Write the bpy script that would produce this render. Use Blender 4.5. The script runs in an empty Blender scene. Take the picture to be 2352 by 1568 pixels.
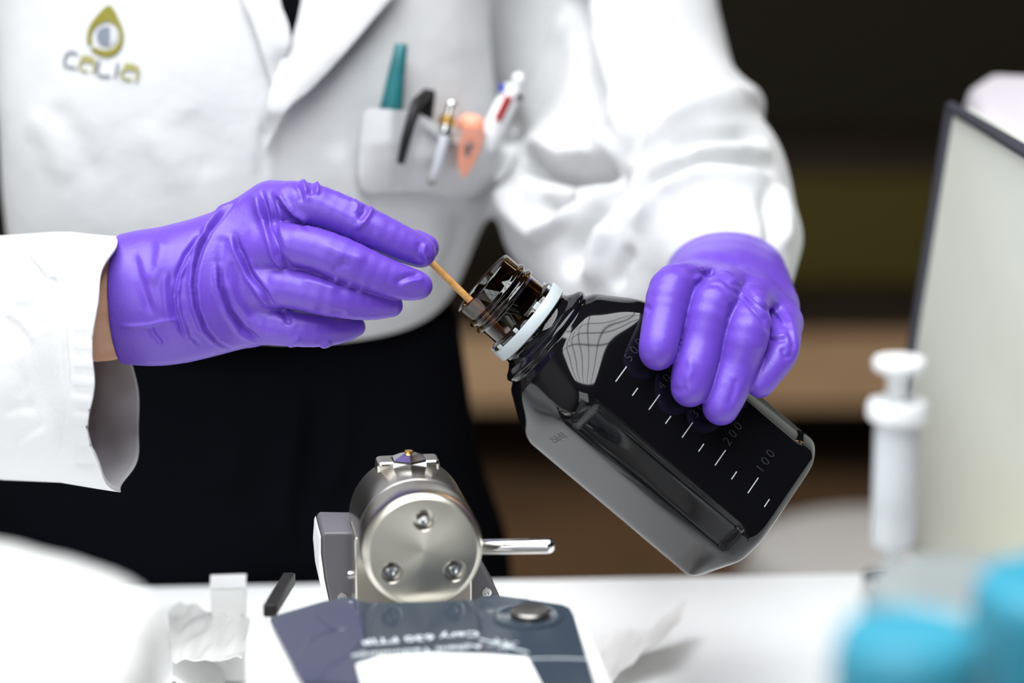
import bpy, bmesh, math, random
import numpy as np
from mathutils import Vector, Matrix
from mathutils.bvhtree import BVHTree
from mathutils.geometry import delaunay_2d_cdt

random.seed(7)
scene = bpy.context.scene
COL = scene.collection

# ------------------------------------------------------------------ camera, light, exposure
IW, IH = 2352, 1568
LENS = 85.0
FP = LENS / 36.0 * IW
PITCH = math.radians(14.0)
CAM = np.array([0.0, -1.20, 0.45])
CR = np.array([1.0, 0.0, 0.0])
CF = np.array([0.0, math.cos(PITCH), -math.sin(PITCH)])
CU = np.array([0.0, math.sin(PITCH), math.cos(PITCH)])
cam_d = bpy.data.cameras.new('camera')
cam_d.lens = LENS
cam_d.sensor_width = 36.0
cam_d.clip_start = 0.05
cam_d.dof.use_dof = True
cam_d.dof.focus_distance = 1.085
cam_d.dof.aperture_fstop = 3.4
cam = bpy.data.objects.new('camera', cam_d)
COL.objects.link(cam)
cam.location = CAM
cam.rotation_euler = (math.pi / 2 - PITCH, 0, 0)
scene.camera = cam

scene.view_settings.view_transform = 'Standard'
scene.view_settings.look = 'None'
scene.view_settings.gamma = 1.0
scene.view_settings.use_curve_mapping = False
scene.view_settings.exposure = 0.08

w = bpy.data.worlds.new('world')
scene.world = w
w.use_nodes = True
w.node_tree.nodes['Background'].inputs[0].default_value = (0.80, 0.88, 1.0, 1)
w.node_tree.nodes['Background'].inputs[1].default_value = 0.25


def area(name, loc, target, sx, sy, power, color=(1, 1, 1)):
    l = bpy.data.lights.new(name, 'AREA')
    l.shape = 'RECTANGLE'
    l.size = sx
    l.size_y = sy
    l.energy = power
    l.color = color
    o = bpy.data.objects.new(name, l)
    COL.objects.link(o)
    o.location = loc
    v = Vector(target) - Vector(loc)
    o.rotation_euler = v.to_track_quat('-Z', 'Y').to_euler()
    return o


# daylight through the roof window over the bench; unseen fill light added behind the camera
area('skylight_daylight', (-0.35, -0.80, 2.28), (-0.35, -0.80, 0), 2.4, 2.0, 156, (0.95, 0.98, 1.0))
area('front_fill_light', (-1.05, -2.70, 1.05), (-1.05, 0, 1.05), 1.9, 1.6, 40, (0.93, 0.97, 1.0))
area('strip_lamp_light', (1.6, 1.5, 2.2), (1.6, 1.5, 0), 1.2, 0.12, 7, (1.0, 0.68, 0.38))


# ------------------------------------------------------------------ helpers
def P(px, py, d):
    return CAM + d * (CF + (px - IW / 2) / FP * CR - (py - IH / 2) / FP * CU)


def ray(px, py):
    v = CF + (px - IW / 2) / FP * CR - (py - IH / 2) / FP * CU
    return v


def onz(px, py, z):
    v = ray(px, py)
    return CAM + v * ((z - CAM[2]) / v[2])


def M(px, d):
    return px * d / FP


def proj(V):
    q = np.asarray(V, dtype=np.float64) - CAM
    d = q @ CF
    return IW / 2 + FP * (q @ CR) / d, IH / 2 - FP * (q @ CU) / d, d


def unit(v):
    v = np.asarray(v, dtype=np.float64)
    return v / np.linalg.norm(v)


def srgb(r, g, b):
    f = lambda c: (c / 255.0) / 12.92 if c / 255.0 <= 0.04045 else ((c / 255.0 + 0.055) / 1.055) ** 2.4
    return (f(r), f(g), f(b), 1.0)


def mat(name, color, rough=0.5, metal=0.0, spec=0.5, bump=None, vary=None, trans=0.0, ior=1.45, sss=0.0, coat=0.0, alpha=1.0, sheen=0.0):
    m = bpy.data.materials.new(name)
    m.use_nodes = True
    nt = m.node_tree
    b = nt.nodes['Principled BSDF']
    b.inputs['Base Color'].default_value = color
    b.inputs['Roughness'].default_value = rough
    b.inputs['Metallic'].default_value = metal
    b.inputs['Specular IOR Level'].default_value = spec
    b.inputs['Transmission Weight'].default_value = trans
    b.inputs['IOR'].default_value = ior
    b.inputs['Coat Weight'].default_value = coat
    b.inputs['Alpha'].default_value = alpha
    b.inputs['Sheen Weight'].default_value = sheen
    if sss:
        b.inputs['Subsurface Weight'].default_value = sss
        b.inputs['Subsurface Radius'].default_value = (0.004, 0.003, 0.006)
        b.inputs['Subsurface Scale'].default_value = 1.0
    tc = nt.nodes.new('ShaderNodeTexCoord')
    if bump:
        prev = None
        for (scale, strength, dist) in bump:
            n = nt.nodes.new('ShaderNodeTexNoise')
            n.inputs['Scale'].default_value = scale
            n.inputs['Detail'].default_value = 4.0
            nt.links.new(tc.outputs['Object'], n.inputs['Vector'])
            bp = nt.nodes.new('ShaderNodeBump')
            bp.inputs['Strength'].default_value = strength
            bp.inputs['Distance'].default_value = dist
            nt.links.new(n.outputs['Fac'], bp.inputs['Height'])
            if prev:
                nt.links.new(prev.outputs['Normal'], bp.inputs['Normal'])
            prev = bp
        nt.links.new(prev.outputs['Normal'], b.inputs['Normal'])
    if vary:
        scale, c2, lo, hi = vary
        n = nt.nodes.new('ShaderNodeTexNoise')
        n.inputs['Scale'].default_value = scale
        n.inputs['Detail'].default_value = 5.0
        nt.links.new(tc.outputs['Object'], n.inputs['Vector'])
        r = nt.nodes.new('ShaderNodeValToRGB')
        r.color_ramp.elements[0].position = lo
        r.color_ramp.elements[1].position = hi
        r.color_ramp.elements[0].color = color
        r.color_ramp.elements[1].color = c2
        nt.links.new(n.outputs['Fac'], r.inputs['Fac'])
        nt.links.new(r.outputs['Color'], b.inputs['Base Color'])
    return m


MT = {}
MT['glove'] = mat('purple_nitrile', srgb(98, 64, 178), 0.40, spec=0.5, bump=[(1100, 0.22, 0.0004), (160, 0.14, 0.0015)], sss=0.15)
MT['coat'] = mat('white_cotton', (0.575, 0.575, 0.58, 1), 0.85, spec=0.15, bump=[(1400, 0.15, 0.0004), (70, 0.22, 0.003), (22, 0.30, 0.008)], vary=(25, (0.54, 0.54, 0.55, 1), 0.45, 0.8))
MT['coatin'] = mat('cotton_seam', (0.70, 0.69, 0.68, 1), 0.9, spec=0.1)
MT['black_cloth'] = mat('black_cotton', (0.0025, 0.0028, 0.0045, 1), 0.95, spec=0.05, bump=[(40, 0.3, 0.004)])
MT['skin'] = mat('skin', srgb(214, 168, 140), 0.55, spec=0.3, sss=0.2, bump=[(300, 0.1, 0.0006)], vary=(80, srgb(200, 150, 122), 0.4, 0.7))
MT['bottle'] = mat('black_glossy_plastic', (0.0035, 0.0035, 0.0045, 1), 0.07, spec=0.42, bump=[(35, 0.02, 0.002)])
MT['neck'] = mat('smoked_brown_glass', (0.14, 0.088, 0.036, 1), 0.03, trans=1.0, ior=1.07, spec=0.5, coat=1.0)
MT['ring'] = mat('white_tamper_plastic', srgb(172, 180, 184), 0.35, spec=0.5, sss=0.1)
MT['tick'] = mat('light_grey_mark', srgb(168, 172, 176), 0.4)  # one even light grey for the graduation marks
MT['digit'] = mat('dark_grey_glint_print', (0.035, 0.036, 0.038, 1), 0.12, spec=0.8)  # numbers lighter than the black bottle to imitate glints; batch print shares it
MT['steel'] = mat('machined_steel', (0.56, 0.53, 0.475, 1), 0.24, metal=1.0)
MT['steelp'] = mat('polished_steel', (0.72, 0.71, 0.70, 1), 0.14, metal=1.0)
MT['steeld'] = mat('dark_steel', (0.20, 0.19, 0.18, 1), 0.35, metal=1.0)
MT['gold'] = mat('brass_tip', (0.75, 0.45, 0.12, 1), 0.3, metal=1.0)
MT['graypart'] = mat('dark_grey_plastic', srgb(92, 90, 95), 0.4)
MT['blackpl'] = mat('black_plastic', (0.010, 0.009, 0.009, 1), 0.45, spec=0.3)
MT['panel'] = mat('slate_blue_panel', srgb(54, 63, 74), 0.12, spec=0.6)
MT['film'] = mat('purple_tinted_film', srgb(52, 54, 78), 0.10, spec=0.6)
MT['white_pl'] = mat('white_housing', (0.86, 0.86, 0.84, 1), 0.35)
MT['text'] = mat('silver_print', srgb(205, 212, 216), 0.4)
MT['paper'] = mat('white_paper', (0.86, 0.86, 0.85, 1), 0.9, spec=0.1)
MT['tissue'] = mat('crumpled_tissue', (0.90, 0.88, 0.86, 1), 0.9, spec=0.1)
MT['table'] = mat('white_laminate', (0.95, 0.95, 0.955, 1), 0.32, spec=0.4)
MT['wood_stick'] = mat('pale_wood', srgb(196, 150, 92), 0.7, spec=0.2, vary=(300, srgb(168, 120, 66), 0.35, 0.7))
MT['teal'] = mat('teal_plastic', srgb(24, 92, 98), 0.3, vary=(40, srgb(40, 116, 120), 0.4, 0.7))
MT['coral'] = mat('coral_plastic', srgb(240, 160, 132), 0.45)
MT['red'] = mat('red_plastic', srgb(150, 14, 18), 0.35)
MT['blue'] = mat('blue_plastic', srgb(60, 70, 170), 0.35)
MT['cyan'] = mat('cyan_plastic', srgb(58, 142, 166), 0.35, spec=0.5)
MT['grey_clear'] = mat('grey_translucent_plastic', srgb(140, 146, 146), 0.25, spec=0.5)
MT['syr'] = mat('clear_white_plastic', (0.84, 0.87, 0.90, 1), 0.25, trans=0.35, ior=1.2)
MT['syrw'] = mat('white_plastic', (0.84, 0.85, 0.86, 1), 0.35)
MT['shield'] = mat('pale_grey_panel', srgb(222, 224, 214), 0.3, vary=(6, srgb(212, 212, 194), 0.4, 0.7))
MT['shieldtop'] = mat('pinkish_white_shell', srgb(205, 198, 205), 0.4)
MT['rim'] = mat('charcoal_gasket', srgb(58, 58, 66), 0.5)
MT['lime'] = mat('olive_lime_thread', srgb(132, 126, 30), 0.6, bump=[(500, 0.4, 0.0008)], vary=(700, srgb(108, 102, 20), 0.35, 0.65))
MT['limep'] = mat('pale_lime_thread', srgb(146, 142, 86), 0.7)
MT['slate'] = mat('slate_grey_thread', srgb(112, 118, 132), 0.6, bump=[(600, 0.4, 0.0008)])
MT['silver'] = mat('silver_grey_thread', srgb(186, 188, 194), 0.6)
MT['wood'] = mat('tan_wood', srgb(205, 170, 132), 0.5, vary=(5, srgb(186, 150, 112), 0.4, 0.7))
MT['dkwood'] = mat('dark_brown_wood', srgb(40, 28, 16), 0.6, vary=(6, srgb(28, 19, 11), 0.4, 0.7))
MT['olive'] = mat('olive_green_paint', srgb(76, 68, 8), 0.6)
MT['floor'] = mat('brown_floor', srgb(120, 92, 66), 0.5, vary=(4, srgb(98, 76, 54), 0.4, 0.7))
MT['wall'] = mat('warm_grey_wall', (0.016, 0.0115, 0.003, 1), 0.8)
MT['wallw'] = mat('grey_painted_wall', (0.42, 0.41, 0.40, 1), 0.8)
MT['ceil'] = mat('grey_ceiling', (0.10, 0.10, 0.10, 1), 0.9)
MT['stool_grey'] = mat('off_white_seat', (0.48, 0.46, 0.44, 1), 0.5)
MT['darkbar'] = mat('dark_window_bars', (0.03, 0.035, 0.045, 1), 0.5)
MT['clearbag'] = mat('clear_crinkled_film', (0.86, 0.86, 0.84, 1), 0.15, spec=0.8, trans=0.3, ior=1.2)


def link(name, me, m=None, parent=None, smooth=True):
    o = bpy.data.objects.new(name, me)
    COL.objects.link(o)
    if m:
        me.materials.clear()
        me.materials.append(MT[m] if isinstance(m, str) else m)
    if parent:
        o.parent = parent
        if parent.type == 'EMPTY':
            o.matrix_parent_inverse = Matrix.Translation(-parent.location)
    if smooth and len(me.polygons):
        me.polygons.foreach_set('use_smooth', [True] * len(me.polygons))
    return o


def obj(name, V, Fc, m=None, parent=None, smooth=True):
    me = bpy.data.meshes.new(name)
    me.from_pydata([tuple(map(float, v)) for v in V], [], [tuple(map(int, f)) for f in Fc])
    me.validate()
    me.update()
    return link(name, me, m, parent, smooth)


def sharp(o, deg=35):
    me = o.data
    try:
        me.set_sharp_from_angle(angle=math.radians(deg))
    except Exception:
        pass
    return o


def tag(o, label=None, cat=None, group=None, kind=None):
    if label:
        o['label'] = label
    if cat:
        o['category'] = cat
    if group:
        o['group'] = group
    if kind:
        o['kind'] = kind
    return o


def empty(name, loc, label=None, cat=None, group=None):
    o = bpy.data.objects.new(name, None)
    COL.objects.link(o)
    o.empty_display_size = 0.02
    o.location = tuple(float(c) for c in loc)
    return tag(o, label, cat, group)


def apply_mods(o):
    dg = bpy.context.evaluated_depsgraph_get()
    dg.update()
    me = bpy.data.meshes.new_from_object(o.evaluated_get(dg))
    o.modifiers.clear()
    o.data = me
    return o


def bevel(o, width, seg=2, angle=35):
    o.data.polygons.foreach_set('use_smooth', [True] * len(o.data.polygons))
    b = o.modifiers.new('b', 'BEVEL')
    b.width = width
    b.segments = seg
    b.limit_method = 'ANGLE'
    b.angle_limit = math.radians(angle)
    b.harden_normals = True
    return apply_mods(o)


def frame_from(ax, hint=(0, 0, 1)):
    ax = unit(ax)
    h = np.asarray(hint, float)
    if abs(ax @ unit(h)) > 0.98:
        h = np.array([1.0, 0, 0])
    u = unit(np.cross(h, ax))
    v = np.cross(ax, u)
    return u, v, ax


def lathe(name, prof, org, ax, m, parent=None, seg=48, close_ends=True, deg=40, hint=(0, 0, 1), sq=None):
    """prof: list of (radius, along). revolve about ax through org"""
    u, v, a = frame_from(ax, hint)
    org = np.asarray(org, float)
    V = []
    for (r, t) in prof:
        for k in range(seg):
            th = 2 * math.pi * k / seg
            s = sq(th) if sq else 1.0
            V.append(org + a * t + r * s * (math.cos(th) * u + math.sin(th) * v))
    Fc = []
    n = len(prof)
    for i in range(n - 1):
        for k in range(seg):
            k2 = (k + 1) % seg
            Fc.append((i * seg + k, i * seg + k2, (i + 1) * seg + k2, (i + 1) * seg + k))
    if close_ends:
        Fc.append(tuple(reversed(range(seg))))
        Fc.append(tuple(range((n - 1) * seg, n * seg)))
    o = obj(name, V, Fc, m, parent)
    return sharp(o, deg)


def tube(name, pts, rad, m, parent=None, seg=10, caps=True):
    pts = [np.asarray(p, float) for p in pts]
    n = len(pts)
    rad = rad if isinstance(rad, (list, tuple)) else [rad] * n
    V = []
    tang = []
    for i in range(n):
        a = pts[max(i - 1, 0)]
        b = pts[min(i + 1, n - 1)]
        tang.append(unit(b - a))
    u, v, _ = frame_from(tang[0], (0.2, 0.9, 0.35))
    for i in range(n):
        t = tang[i]
        u = unit(u - t * (u @ t))
        v = np.cross(t, u)
        for k in range(seg):
            th = 2 * math.pi * k / seg
            V.append(pts[i] + rad[i] * (math.cos(th) * u + math.sin(th) * v))
    Fc = []
    for i in range(n - 1):
        for k in range(seg):
            k2 = (k + 1) % seg
            Fc.append((i * seg + k, i * seg + k2, (i + 1) * seg + k2, (i + 1) * seg + k))
    if caps:
        Fc.append(tuple(reversed(range(seg))))
        Fc.append(tuple(range((n - 1) * seg, n * seg)))
    return sharp(obj(name, V, Fc, m, parent), 50)


def box(name, c, half, m, parent=None, axes=None, bev=0.0, seg=2):
    A = axes if axes is not None else np.eye(3)
    c = np.asarray(c, float)
    V = []
    for sx in (-1, 1):
        for sy in (-1, 1):
            for sz in (-1, 1):
                V.append(c + sx * half[0] * A[0] + sy * half[1] * A[1] + sz * half[2] * A[2])
    Fc = [(0, 1, 3, 2), (4, 6, 7, 5), (0, 4, 5, 1), (2, 3, 7, 6), (0, 2, 6, 4), (1, 5, 7, 3)]
    o = obj(name, V, Fc, m, parent, smooth=False)
    fix_normals(o)
    if bev:
        o = bevel(o, bev, seg)
    return o


def fix_normals(o):
    bm = bmesh.new()
    bm.from_mesh(o.data)
    bmesh.ops.recalc_face_normals(bm, faces=bm.faces)
    bm.to_mesh(o.data)
    bm.free()
    return o


def prism(name, poly, off, m, parent=None, bev=0.0, seg=2, smooth=False):
    """poly: list of 3D points (planar loop); extruded by vector off"""
    n = len(poly)
    off = np.asarray(off, float)
    V = [np.asarray(p, float) for p in poly] + [np.asarray(p, float) + off for p in poly]
    Fc = [tuple(range(n)), tuple(reversed(range(n, 2 * n)))]
    for i in range(n):
        j = (i + 1) % n
        Fc.append((i, i + n, j + n, j))
    o = obj(name, V, Fc, m, parent, smooth=smooth)
    fix_normals(o)
    if bev:
        o = bevel(o, bev, seg)
    return o


# ------------------------------------------------------------------ implicit surfaces
def sstep(a, b, x):
    t = np.clip((x - a) / (b - a), 0, 1)
    return t * t * (3 - 2 * t)


def smin(a, b, k):
    h = np.clip(0.5 + 0.5 * (b - a) / k, 0, 1)
    return b + (a - b) * h - k * h * (1 - h)


def smax(a, b, k):
    return -smin(-a, -b, k)


def cone(p, a, b, ra, rb, sq=None):
    """tapered capsule; sq=(axis, factor): flattened by factor along axis"""
    a = np.asarray(a, np.float32)
    b = np.asarray(b, np.float32)
    q = p - a
    ba = b - a
    if sq is not None:
        ax = np.asarray(unit(sq[0]), np.float32)
        f = np.float32(1.0 / sq[1] - 1.0)
        q = q + (q @ ax)[:, None] * ax * f
        ba = ba + (ba @ ax) * ax * f
    h = np.clip((q @ ba) / max(float(ba @ ba), 1e-9), 0, 1)
    r = q - h[:, None] * ba
    return np.sqrt((r * r).sum(1)) - (ra + (rb - ra) * h)


def chain(p, pts, k=0.003, sq=None):
    """pts: list of (px,py,d,rpx)"""
    Q = np.array(pts, float)
    n = len(Q)
    E = np.vstack([2 * Q[0] - Q[1], Q, 2 * Q[-1] - Q[-2]])
    R = []
    for i in range(n - 1):
        p0, p1, p2, p3 = E[i], E[i + 1], E[i + 2], E[i + 3]
        for t in (0, 0.34, 0.67):
            R.append(0.5 * (2 * p1 + (p2 - p0) * t + (2 * p0 - 5 * p1 + 4 * p2 - p3) * t * t + (3 * p1 - p0 - 3 * p2 + p3) * t ** 3))
    R.append(Q[-1])
    d = None
    for i in range(len(R) - 1):
        a, b = R[i], R[i + 1]
        c = cone(p, P(*a[:3]), P(*b[:3]), M(a[3], a[2]), M(b[3], b[2]), sq)
        d = c if d is None else smin(d, c, 0.0006)
    return d


def nets(f, lo, hi, h, C=5):
    """naive surface nets of f over a box, evaluated fine only near the surface"""
    lo = np.asarray(lo, float)
    hi = np.asarray(hi, float)
    nc = np.maximum(np.ceil((hi - lo) / (h * C)).astype(int), 1) + 1
    ax = [lo[i] + np.arange(nc[i]) * h * C for i in range(3)]
    G = np.stack(np.meshgrid(*ax, indexing='ij'), -1).reshape(-1, 3).astype(np.float32)
    dc = np.concatenate([f(g) for g in np.array_split(G, max(1, len(G) // 400000 + 1))]).reshape(nc)
    near = np.abs(dc) < h * C * 1.9 + 0.003
    n = (nc - 1) * C + 1
    idx = [np.minimum((np.arange(n[i]) + C // 2) // C, nc[i] - 1) for i in range(3)]
    D = dc[np.ix_(*idx)].astype(np.float32)
    Mk = near[np.ix_(*idx)]
    I = np.argwhere(Mk)
    pts = (lo + I * h).astype(np.float32)
    vals = np.concatenate([f(g) for g in np.array_split(pts, max(1, len(pts) // 400000 + 1))])
    D[Mk] = vals
    S = D < 0
    # cells
    c8 = [(x, y, z) for x in (0, 1) for y in (0, 1) for z in (0, 1)]
    sl = lambda A, c: A[c[0]:A.shape[0] - 1 + c[0], c[1]:A.shape[1] - 1 + c[1], c[2]:A.shape[2] - 1 + c[2]]
    cnt = sum(sl(S, c).astype(np.int8) for c in c8)
    act = (cnt > 0) & (cnt < 8)
    cells = np.argwhere(act)
    vid = -np.ones(act.shape, np.int64)
    vid[act] = np.arange(len(cells))
    cv = np.stack([sl(D, c)[act] for c in c8], 1)
    acc = np.zeros((len(cells), 3))
    num = np.zeros(len(cells))
    c8a = np.array(c8, float)
    for i in range(8):
        for j in range(i + 1, 8):
            if np.abs(c8a[i] - c8a[j]).sum() != 1:
                continue
            a, b = cv[:, i], cv[:, j]
            cr = (a < 0) != (b < 0)
            t = np.where(cr, a / np.where(cr, a - b, 1), 0)
            acc += np.where(cr[:, None], c8a[i] + t[:, None] * (c8a[j] - c8a[i]), 0)
            num += cr
    V = lo + (cells + acc / num[:, None]) * h
    Fs = []
    for axn in range(3):
        o1, o2 = [(1, 2), (2, 0), (0, 1)][axn]
        sA = [slice(0, s) for s in S.shape]
        sB = [slice(0, s) for s in S.shape]
        sA[axn] = slice(0, S.shape[axn] - 1)
        sB[axn] = slice(1, S.shape[axn])
        A, B = S[tuple(sA)], S[tuple(sB)]
        E = np.argwhere(A != B)
        ok = (E[:, o1] > 0) & (E[:, o2] > 0) & (E[:, o1] < S.shape[o1] - 1) & (E[:, o2] < S.shape[o2] - 1)
        E = E[ok]
        flip = A[tuple(E.T)]
        e1 = np.zeros(3, int)
        e1[o1] = 1
        e2 = np.zeros(3, int)
        e2[o2] = 1
        g = lambda c: vid[c[:, 0], c[:, 1], c[:, 2]]
        q = np.stack([g(E - e1 - e2), g(E - e2), g(E), g(E - e1)], 1)
        q[~flip] = q[~flip][:, ::-1]
        Fs.append(q)
    Fq = np.concatenate(Fs)
    Fq = Fq[(Fq >= 0).all(1)]
    return V, Fq


def vnormals(V, Fq):
    n = np.cross(V[Fq[:, 2]] - V[Fq[:, 0]], V[Fq[:, 3]] - V[Fq[:, 1]])
    N = np.zeros_like(V)
    for i in range(4):
        np.add.at(N, Fq[:, i], n)
    return N / np.maximum(np.linalg.norm(N, axis=1, keepdims=True), 1e-12)


def relax(V, Fq, it=2, lam=0.5):
    for _ in range(it):
        A = np.zeros_like(V)
        c = np.zeros(len(V))
        for i in range(4):
            for j in ((i + 1) % 4, (i + 3) % 4):
                np.add.at(A, Fq[:, i], V[Fq[:, j]])
                np.add.at(c, Fq[:, i], 1)
        V = V + lam * (A / c[:, None] - V)
    return V


def sculpt(V, N, strokes):
    px, py, d = proj(V)
    view = V - CAM
    view /= np.linalg.norm(view, axis=1, keepdims=True)
    face = np.clip(-(N * view).sum(1) * 3 + 0.25, 0, 1)
    off = np.zeros(len(V))
    for st in strokes:
        pts, wd, ht = np.array(st[0], float), st[1], st[2]
        mode = st[3] if len(st) > 3 else 'g'
        best = np.full(len(V), 1e9)
        sgn = np.zeros(len(V))
        tt = np.zeros(len(V))
        seg = np.linalg.norm(np.diff(pts, axis=0), axis=1)
        cum = np.concatenate([[0], np.cumsum(seg)])
        sel = (px > pts[:, 0].min() - 4 * wd) & (px < pts[:, 0].max() + 4 * wd) & (py > pts[:, 1].min() - 4 * wd) & (py < pts[:, 1].max() + 4 * wd)
        if not sel.any():
            continue
        X, Y = px[sel], py[sel]
        bs, sg, tb = best[sel], sgn[sel], tt[sel]
        for i in range(len(pts) - 1):
            a, b = pts[i], pts[i + 1]
            ab = b - a
            h = np.clip(((X - a[0]) * ab[0] + (Y - a[1]) * ab[1]) / (ab @ ab), 0, 1)
            dx, dy = X - a[0] - h * ab[0], Y - a[1] - h * ab[1]
            dist = np.hypot(dx, dy)
            u = dist < bs
            bs = np.where(u, dist, bs)
            sg = np.where(u, np.sign(ab[0] * dy - ab[1] * dx), sg)
            tb = np.where(u, (cum[i] + h * seg[i]) / cum[-1], tb)
        tap = sstep(0, 0.22, tb) * sstep(0, 0.22, 1 - tb)
        if mode == 'g':
            am = ht * np.exp(-(bs / wd) ** 2)
        else:  # step fold: positive side raised, then cut
            s = bs * sg / wd
            am = ht * np.where(s > 0, np.exp(-s / 1.6) * (1 - np.exp(-s * 5)), -0.8 * np.exp(-(s * 1.3) ** 2))
        off[sel] += am * tap
    return V + N * (off * face)[:, None]


def sdf_object(name, f, lo, hi, h, m, parent=None, strokes=None, it=2, post=None):
    V, Fq = nets(f, lo, hi, h)
    V = relax(V, Fq, it)
    if strokes:
        N = vnormals(V, Fq)
        V = sculpt(V, N, strokes)
        V = relax(V, Fq, 1, 0.4)
    if post:
        V = post(V, vnormals(V, Fq))
    me = bpy.data.meshes.new(name)
    me.vertices.add(len(V))
    me.vertices.foreach_set('co', V.astype(np.float32).ravel())
    me.loops.add(len(Fq) * 4)
    me.polygons.add(len(Fq))
    me.loops.foreach_set('vertex_index', Fq.astype(np.int32).ravel())
    me.polygons.foreach_set('loop_start', np.arange(0, len(Fq) * 4, 4, dtype=np.int32))
    me.update()
    me.validate()
    o = link(name, me, m, parent)
    return o, V, Fq


def bounds(pts, pad):
    A = np.array(pts)
    return A.min(0) - pad, A.max(0) + pad


def make_bvh(V, Fq):
    return BVHTree.FromPolygons([tuple(v) for v in V], [tuple(int(i) for i in f) for f in Fq])


def cast(bvh, px, py, fallback=1.25):
    v = ray(px, py)
    loc, nor, _, _ = bvh.ray_cast(Vector(CAM), Vector(unit(v)))
    if loc is None:
        return P(px, py, fallback), -unit(v)
    nrm = np.array(nor)
    if nrm @ v > 0:
        nrm = -nrm
    return np.array(loc), nrm


def in_poly(p, poly):
    x, y = p
    c = False
    j = len(poly) - 1
    for i in range(len(poly)):
        xi, yi = poly[i]
        xj, yj = poly[j]
        if (yi > y) != (yj > y) and x < (xj - xi) * (y - yi) / (yj - yi) + xi:
            c = not c
        j = i
    return c


def dense(poly, step, closed=True):
    out = []
    n = len(poly)
    for i in range(n if closed else n - 1):
        a, b = np.array(poly[i], float), np.array(poly[(i + 1) % n], float)
        k = max(1, int(np.linalg.norm(b - a) / step))
        for t in range(k):
            out.append(tuple(a + (b - a) * t / k))
    if not closed:
        out.append(tuple(poly[-1]))
    return out


def smooth_poly(pts, it=2, closed=True):
    for _ in range(it):
        out = []
        n = len(pts)
        rng = range(n) if closed else range(n - 1)
        if not closed:
            out.append(pts[0])
        for i in rng:
            a, b = np.array(pts[i], float), np.array(pts[(i + 1) % n], float)
            out += [tuple(a * .75 + b * .25), tuple(a * .25 + b * .75)]
        if not closed:
            out.append(pts[-1])
        pts = out
    return pts


def patch(name, poly, place, m, parent, step=10, thick=0.0012, holes=()):
    """sheet cut along a traced outline, laid on a surface by place(px,py)->(point, normal); given thickness"""
    loops = [dense(poly, step)] + [dense(h_, step) for h_ in holes]
    pts, edges = [], []
    for lp in loops:
        s = len(pts)
        pts += lp
        edges += [(s + i, s + (i + 1) % len(lp)) for i in range(len(lp))]
    A = np.array(poly)
    for x in np.arange(A[:, 0].min(), A[:, 0].max(), step):
        for y in np.arange(A[:, 1].min(), A[:, 1].max(), step):
            q = (x + 0.31 * step, y + 0.17 * step)
            if in_poly(q, poly) and not any(in_poly(q, h_) for h_ in holes):
                dmin = min((q[0] - p_[0]) ** 2 + (q[1] - p_[1]) ** 2 for lp in loops for p_ in lp)
                if dmin > (0.5 * step) ** 2:
                    pts.append(q)
    vs, es, fs, *_ = delaunay_2d_cdt([Vector(p_) for p_ in pts], edges, [], 1 if not holes else 0, 1e-4)
    V = []
    Nn = []
    for v in vs:
        p_, n_ = place(v[0], v[1])
        V.append(p_)
        Nn.append(n_)
    if holes:
        fs = [f for f in fs if not any(in_poly(tuple(np.mean([vs[i] for i in f], axis=0)[:2]), h_) for h_ in holes)
              and in_poly(tuple(np.mean([vs[i] for i in f], axis=0)[:2]), poly)]
    n = len(V)
    top = [V[i] + Nn[i] * thick for i in range(n)]
    ed = {}
    for f in fs:
        for i in range(len(f)):
            a, b = f[i], f[(i + 1) % len(f)]
            if (b, a) in ed:
                del ed[(b, a)]
            else:
                ed[(a, b)] = 1
    Fc = [tuple(f) for f in fs] + [tuple(i + n for i in reversed(f)) for f in fs]
    Fc += [(a, a + n, b + n, b) for (a, b) in ed]
    o = obj(name, V + top, Fc, m, parent)
    fix_normals(o)
    return sharp(o, 50)
# ------------------------------------------------------------------ the setting
FZ = -0.76
X0, X1, Y0, Y1, CZ = -2.6, 3.0, -2.8, 3.4, 2.4


def slab(name, lo, hi, m, parent=None, bev=0.0):
    lo, hi = np.array(lo, float), np.array(hi, float)
    return box(name, (lo + hi) / 2, (hi - lo) / 2, m, parent, bev=bev)


st = lambda o: tag(o, kind='structure')
st(slab('floor', (X0, Y0, FZ - 0.05), (X1, Y1, FZ), 'floor'))
st(slab('wall_back', (X0, Y1, FZ), (X1, Y1 + 0.1, CZ), 'wall'))
st(slab('wall_right', (X1, Y0, FZ), (X1 + 0.1, Y1, CZ), 'wall'))
st(slab('wall_front', (X0, Y0 - 0.1, FZ), (X1, Y0, CZ), 'wall'))
st(slab('wall_left', (X0 - 0.1, Y0, FZ), (X0, Y1, CZ), 'wallw'))
st(slab('ceiling', (X0, Y0, CZ), (X1, Y1, CZ + 0.1), 'ceil'))
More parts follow.
